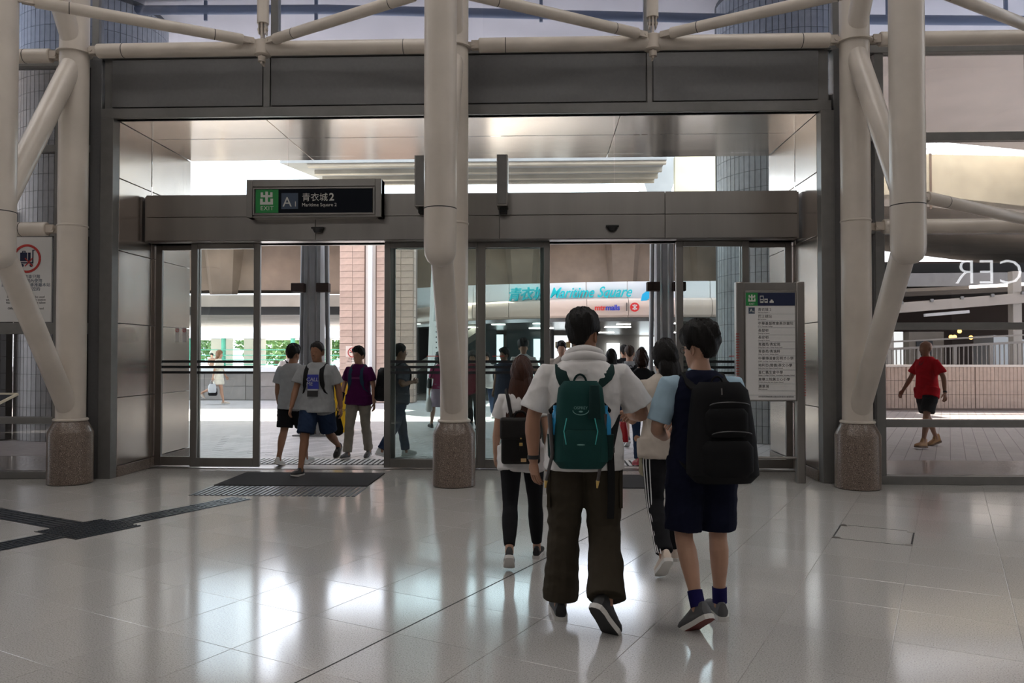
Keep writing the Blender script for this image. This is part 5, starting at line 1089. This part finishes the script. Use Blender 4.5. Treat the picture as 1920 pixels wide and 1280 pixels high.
text('print_lettering', 'CALL\nME', .068, tuple(m5['P'](.085, surf(m5, 0, .28) + .026, .29)), M_pl, E, (PI / 2, 0, PI), shear=.1, ls=.8)
root, Q = backpack(m5, 'black backpack worn by the man in the grey printed t-shirt', .30, .48, .16, -.02, BK, BL, gap=.135)
# 6 --- man in plain grey tee, walking out
m6 = person('man in plain grey t-shirt and black shorts walking out at the left', -3.50, 10.95, -12, 1.66, 'tan', 'short', dict(kind='tee', mat=C_grey, fit=.02, sleeve=.75, hem=-.13), dict(kind='shorts', mat=C_black, fit=.008), dict(mat=S_white, sole=O_white),
    dict(L=(-8, 14, 14, 2, 6), R=(14, 8, -4, 2, 4)), armsS, vox=.009, build=1.06, yaw=-8)
# 7 --- woman in purple
m7 = person('short haired woman in purple t-shirt and khaki trousers carrying a black pouch', -2.72, 11.62, 172, 1.635, 'mid', 'short', dict(kind='tee', mat=C_purple, fit=.012, sleeve=.66, hem=-.10), dict(kind='trousers', mat=C_khaki, fit=-.004), dict(mat=S_grey, sole=O_white),
    dict(R=(12, 6, -3, 2, 6), L=(-6, 14, 14, 1, 4)), dict(L=hang(-1, -.05, .2, .22), R=((.24, .1, -1), (.12, .35, -.9))), vox=.009, fem=True, yaw=-20, build=1.06)
shirtpatch(m7, m7['E'], 'chest_print', -.07, .07, .30, .33, mat('print_purple', (.12, .01, .08), .6), lift=.007)
backpack(m7, 'small blue backpack with straps over the purple t-shirt', .25, .36, .12, .06, cloth('pack_blue', (.015, .03, .06)), cloth('strap_blue', (.02, .045, .075)), gap=.13)
hpos = m7['R']['wr'] + m7['R']['hd'] * .09; pb = bag_root(m7, 'pouch_bag', hpos + vec(0, 0, -.42), 'black drawstring pouch hanging from the hand of the woman in purple', 'bag')
obj('pouch', MB().rings([ering(vec(0, 0, z), np.eye(3), rx, rx * .6, 16, 2) for z, rx in ((0, .03), (.03, .075), (.1, .085), (.2, .06), (.3, .025), (.36, .012))]), BK, pb); obj('loop', MB().tube([vec(.02 * math.cos(a), 0, .385 + .035 * math.sin(a)) for a in [2 * PI * v / 14 for v in range(15)]], .006, 6), BL, pb)
w7 = m7['R']['wr']; obj('arm_band', MB().tube([w7 + (m7['R']['el'] - w7) * .1, w7 + (m7['R']['el'] - w7) * .6], .046, 14), C_black, m7['E'])
# 8 --- man walking right behind the door glass
m8 = person('man in dark clothes with spectacles striding right behind the tinted door leaf', -2.13, 11.7, -52, 1.70, 'tan', 'crop', dict(kind='tee', mat=C_slate, fit=.016, sleeve=.75, hem=-.10, collar=C_red), dict(kind='trousers', mat=C_denim, fit=-.004), dict(mat=S_white, sole=O_white),
    dict(L=(16, 6, -4, 2, 6), R=(-14, 20, 18, 2, 6)), dict(L=hang(-1, -.1, .3), R=((.16, -.35, -1), (-.25, 1, .15))), vox=.010, yaw=0)
glasses(m8); backpack(m8, 'bulky black backpack on the man striding behind the door leaf', .32, .50, .24, -.06, BK, BL, gap=.13, pockets=((-.11, .11, .04, .22, .04, BK, 'front_pocket'),))
# 9 --- woman in white dress far left
m9 = person('woman in short cream dress with long light brown hair on the sunlit strip', -10.25, 24.6, -80, 1.70, 'fair', 'long', dict(kind='dress', mat=C_cream, fit=.02, sleeve=.9, hem=-.30), dict(kind='none', mat=C_cream), dict(mat=S_skin, sole=O_white),
    dict(R=(14, 4, -4, 1, 4), L=(-22, 46, 40, 1, 4)), armsA, vox=.012, fem=True, hairmat=HAIR_L)
hp = m9['R']['wr'] + m9['R']['hd'] * .09
for dx, nm, lb, mm, w_ in ((.0, 'shopping_bag', 'pale plastic bag in the hand of the woman in cream', cloth('bag_pale', (.5, .52, .55)), 1.), (-.07, 'shopping_bag', 'black bag in the hand of the woman in cream', BK, 1.1)):
    gb = bag_root(m9, nm, hp + vec(dx, 0, -.40 - (.1 if dx else 0)), lb, 'bag'); obj('sack', MB().rings([ering(vec(0, 0, z), np.eye(3), .06 * a * w_, .13 * a * w_, 16, 2.6) for z, a in ((0, .8), (.05, 1), (.22, .95), (.28, .6))]), mm, gb)
    obj('loop', MB().tube([vec(0, .07 * math.cos(a), .28 + .12 * math.sin(a)) for a in [PI * v / 10 for v in range(11)]], .006, 6), mm, gb)
# 10 --- man in white with orange pack
m10 = person('man in white shirt on the sunlit strip, wearing the orange and black backpack', -6.3, 19.4, 40, 1.74, 'mid', 'crop', dict(kind='tee', mat=C_white, fit=.02, sleeve=.75), dict(kind='trousers', mat=C_slate), dict(mat=S_white, sole=O_white), walkR, armsA, vox=.013)
backpack(m10, 'orange backpack with black straps on the man in white on the sunlit strip', .30, .46, .18, -.02, C_orange, BL, gap=.13, pockets=((-.1, .1, .05, .2, .04, BK, 'front_pocket'),))
# 11 --- far person at the walkway
m11 = person('person in brown top leaning at the green walkway railing far left', -21.0, 49.3, 175, 1.68, 'mid', 'short', dict(kind='tee', mat=cloth('brown', (.2, .12, .08))), dict(kind='trousers', mat=C_slate), dict(mat=S_black, sole=O_white), stand, armsS, vox=.02)
# 12 --- woman with lavender skirt behind the middle column
m12 = person('woman in pink top and lavender skirt half hidden by the middle column', -2.14, 16.5, 20, 1.62, 'fair', 'bob', dict(kind='tee', mat=cloth('rose', (.42, .06, .16)), sleeve=.8, hem=-.02), dict(kind='skirt', mat=C_pink, len=.42), dict(mat=S_black, sole=O_dark), walkR, armsS, vox=.012, fem=True)
hp = m12['L']['wr'] + m12['L']['hd'] * .08
gb = bag_root(m12, 'shopping_bag', hp + vec(0, 0, -.36), 'white plastic bag carried by the woman in the lavender skirt', 'bag'); obj('sack', MB().rings([ering(vec(0, 0, z), np.eye(3), .07 * a, .12 * a, 16, 2.4) for z, a in ((0, .7), (.05, 1), (.2, .95), (.27, .5), (.33, .15))]), C_white, gb); obj('loop', MB().tube([vec(0, .03 * math.cos(a), .32 + .05 * math.sin(a)) for a in [PI * v / 8 for v in range(9)]], .006, 6), C_white, gb)
hb_ = bag_root(m12, 'handbag', m12['P'](-.24, 0, .0), 'small black handbag at the side of the woman in the lavender skirt', 'bag'); obj('bag', MB().rings([ering(vec(0, 0, z), np.eye(3), .04 * a, .11 * a, 14, 3) for z, a in ((0, .9), (.03, 1), (.17, .9), (.2, .7))]), BK, hb_); obj('strap', MB().tube([vec(0, -.08, .19), vec(.06, -.1, .36), vec(.13, -.02, .53), vec(.1, .1, .36), vec(0, .08, .19)], .008, 6), BL, hb_)
# 13 --- woman in maroon
m13 = person('woman in maroon top and black leggings beside the middle column', -1.42, 16.2, 178, 1.64, 'mid', 'bob', dict(kind='tee', mat=C_maroon, fit=.02, sleeve=.8, hem=-.12), dict(kind='leggings', mat=C_black, fit=.006), dict(mat=S_black, sole=O_white), walkR, armsA, vox=.012, fem=True)
# 14 --- woman in white top and jeans
m14 = person('woman in white top and blue jeans behind the tinted door leaf', -1.32, 19.0, 170, 1.64, 'fair', 'tail', dict(kind='tee', mat=C_white, sleeve=.6, hem=-.1), dict(kind='trousers', mat=C_denim, fit=-.01), dict(mat=S_white, sole=O_white), walkL, armsB, vox=.013, fem=True)
# 15 --- woman in navy dress
m15 = person('woman in sleeveless navy dress looking left behind the tinted door leaf', -.72, 15.4, 150, 1.66, 'mid', 'short', dict(kind='dress', mat=cloth('navy_dress', (.03, .035, .06)), fit=.02, sleeve=.0, hem=-.5), dict(kind='none', mat=C_navy), dict(mat=S_grey, sole=O_white), dict(L=(8, 4, 0, 1, 4), R=(-10, 12, 14, 1, 4)), armsS, vox=.012, fem=True, yaw=-30, build=1.05)
# 16 --- man in white polo
m16 = person('man in white polo shirt facing the hall beyond the right doorway', -.36, 15.8, 180, 1.86, 'mid', 'fringe', dict(kind='tee', mat=C_white, fit=.016, sleeve=.7, collar=C_white), dict(kind='trousers', mat=C_slate), dict(mat=S_black, sole=O_dark), walkR, armsA, vox=.011, yaw=8)
# 17 --- woman with red bag
m17 = person('short haired woman in black t-shirt and jeans walking out with a red bag', 1.41, 11.1, 8, 1.575, 'mid', 'bob', dict(kind='tee', mat=C_black, fit=.012, sleeve=.7), dict(kind='trousers', mat=C_denim, fit=-.016), dict(mat=S_red, sole=S_red), dict(L=(-4, 10, 8, 1, 4), R=(14, 6, 0, 1, 4)), dict(L=((-.2, .1, -1), (-.1, .5, -.85)), R=hang(1)), vox=.010, fem=True, hairmat=mat('dark_brown_hair', (.022, .009, .006), .5, 0, .3, 40, .4, 80, spec=.15))
hp = m17['L']['wr'] + m17['L']['hd'] * .08
rb_ = bag_root(m17, 'tote_bag', hp + vec(0, 0, -.46), 'bright red tote bag in the hand of the short haired woman', 'bag'); obj('bag', MB().rings([ering(vec(0, 0, z), np.eye(3), .075 * a, .11 * a, 16, 3.4) for z, a in ((0, .95), (.02, 1), (.16, .9), (.28, .62))]), mat('red_leather', (.40, .008, .015), .4), rb_)
for s in (-1, 1): obj('loop', MB().tube([vec(s * .02, .05 * math.cos(a), .27 + .17 * math.sin(a)) for a in [PI * v / 10 for v in range(11)]], .007, 6), mat('brown_strap', (.12, .06, .03), .5), rb_)
# 18 --- man in grey tee with black pack
m18 = person('man in grey t-shirt with flat black backpack ahead of the woman with red bag', 1.52, 13.6, 0, 1.72, 'fair', 'crop', dict(kind='tee', mat=C_grey, fit=.018, sleeve=.75), dict(kind='shorts', mat=C_slate), dict(mat=S_grey, sole=O_white), walkL, armsB, vox=.011, hairmat=mat('mid_brown_hair', (.04, .024, .016), .5, 0, .3, 40, .4, 80, spec=.15))
backpack(m18, 'flat black backpack on the man in grey t-shirt walking to the mall', .27, .42, .13, .0, BK, BL, gap=.13)
# 19-23 --- others walking to and from the mall
m19 = person('woman with long black hair in dark clothes walking out behind the man in white', 1.10, 12.4, 0, 1.64, 'mid', 'long', dict(kind='tee', mat=C_black, sleeve=.7), dict(kind='trousers', mat=C_denim, fit=-.012), dict(mat=S_black, sole=O_dark), walkR, armsA, vox=.011, fem=True)
m20 = person('man in black walking into the mall under the canopy', 1.95, 18.6, 0, 1.78, 'mid', 'short', dict(kind='tee', mat=C_black), dict(kind='trousers', mat=C_slate), dict(mat=S_black, sole=O_dark), walkL, armsB, vox=.014)
m21 = person('man in dark shirt deep under the canopy beside the right steel posts', 3.05, 24.0, 10, 1.80, 'mid', 'short', dict(kind='tee', mat=C_slate), dict(kind='trousers', mat=C_black), dict(mat=S_black, sole=O_dark), walkR, armsA, vox=.015)
m22 = person('man in pale shirt walking towards the hall, head half behind the man in white', .40, 15.5, 175, 1.82, 'fair', 'short', dict(kind='tee', mat=C_beige), dict(kind='trousers', mat=C_slate), dict(mat=S_black, sole=O_dark), walkL, armsB, vox=.012)
m23 = person('boy with reddish hair behind the girl with the satchel', .05, 18.2, 178, 1.56, 'mid', 'bob', dict(kind='tee', mat=C_maroon), dict(kind='trousers', mat=C_slate), dict(mat=S_white, sole=O_white), walkR, armsA, vox=.014, fem=True, hairmat=HAIR_B)
# 24 --- bald man in red
m24 = person('bald man in loose red shirt and black shorts striding past the low tiled wall', 6.50, 13.5, 112, 1.80, 'mid', 'bald', dict(kind='tee', mat=C_red, fit=.03, sleeve=.72, hem=-.12), dict(kind='shorts', mat=C_black, fit=.01, len=.86), dict(mat=S_tan, sole=mat('boot_sole', (.14, .08, .04), .7), boot=.05),
    dict(L=(22, 8, -4, 3, 6), R=(-14, 14, 16, 3, 6)), dict(L=((-.45, -.15, -1), (-.3, .25, -1)), R=((.42, .15, -1), (.3, .5, -1))), vox=.009, yaw=-14, wrinkle=.0045, build=.88)
hc = m24['hc']; obj('beard_stubble', MB().ball(tuple(hc(0, .074, .008)), (.018, .012, .012), 10, 6), HAIR_G, m24['E'])
obj('neck_cord', MB().tube([m24['P'](.06, .05, .53), m24['P'](.02, .14, .40), m24['P'](-.02, .14, .40), m24['P'](-.06, .05, .53)], .004, 6), M_ink, m24['E'])
w = m24['L']['wr']; obj('wrist_band', MB().tube([w, w + (m24['L']['el'] - w) * .1], .032, 12), S_black, m24['E'])
bake_people()
bake_texts()
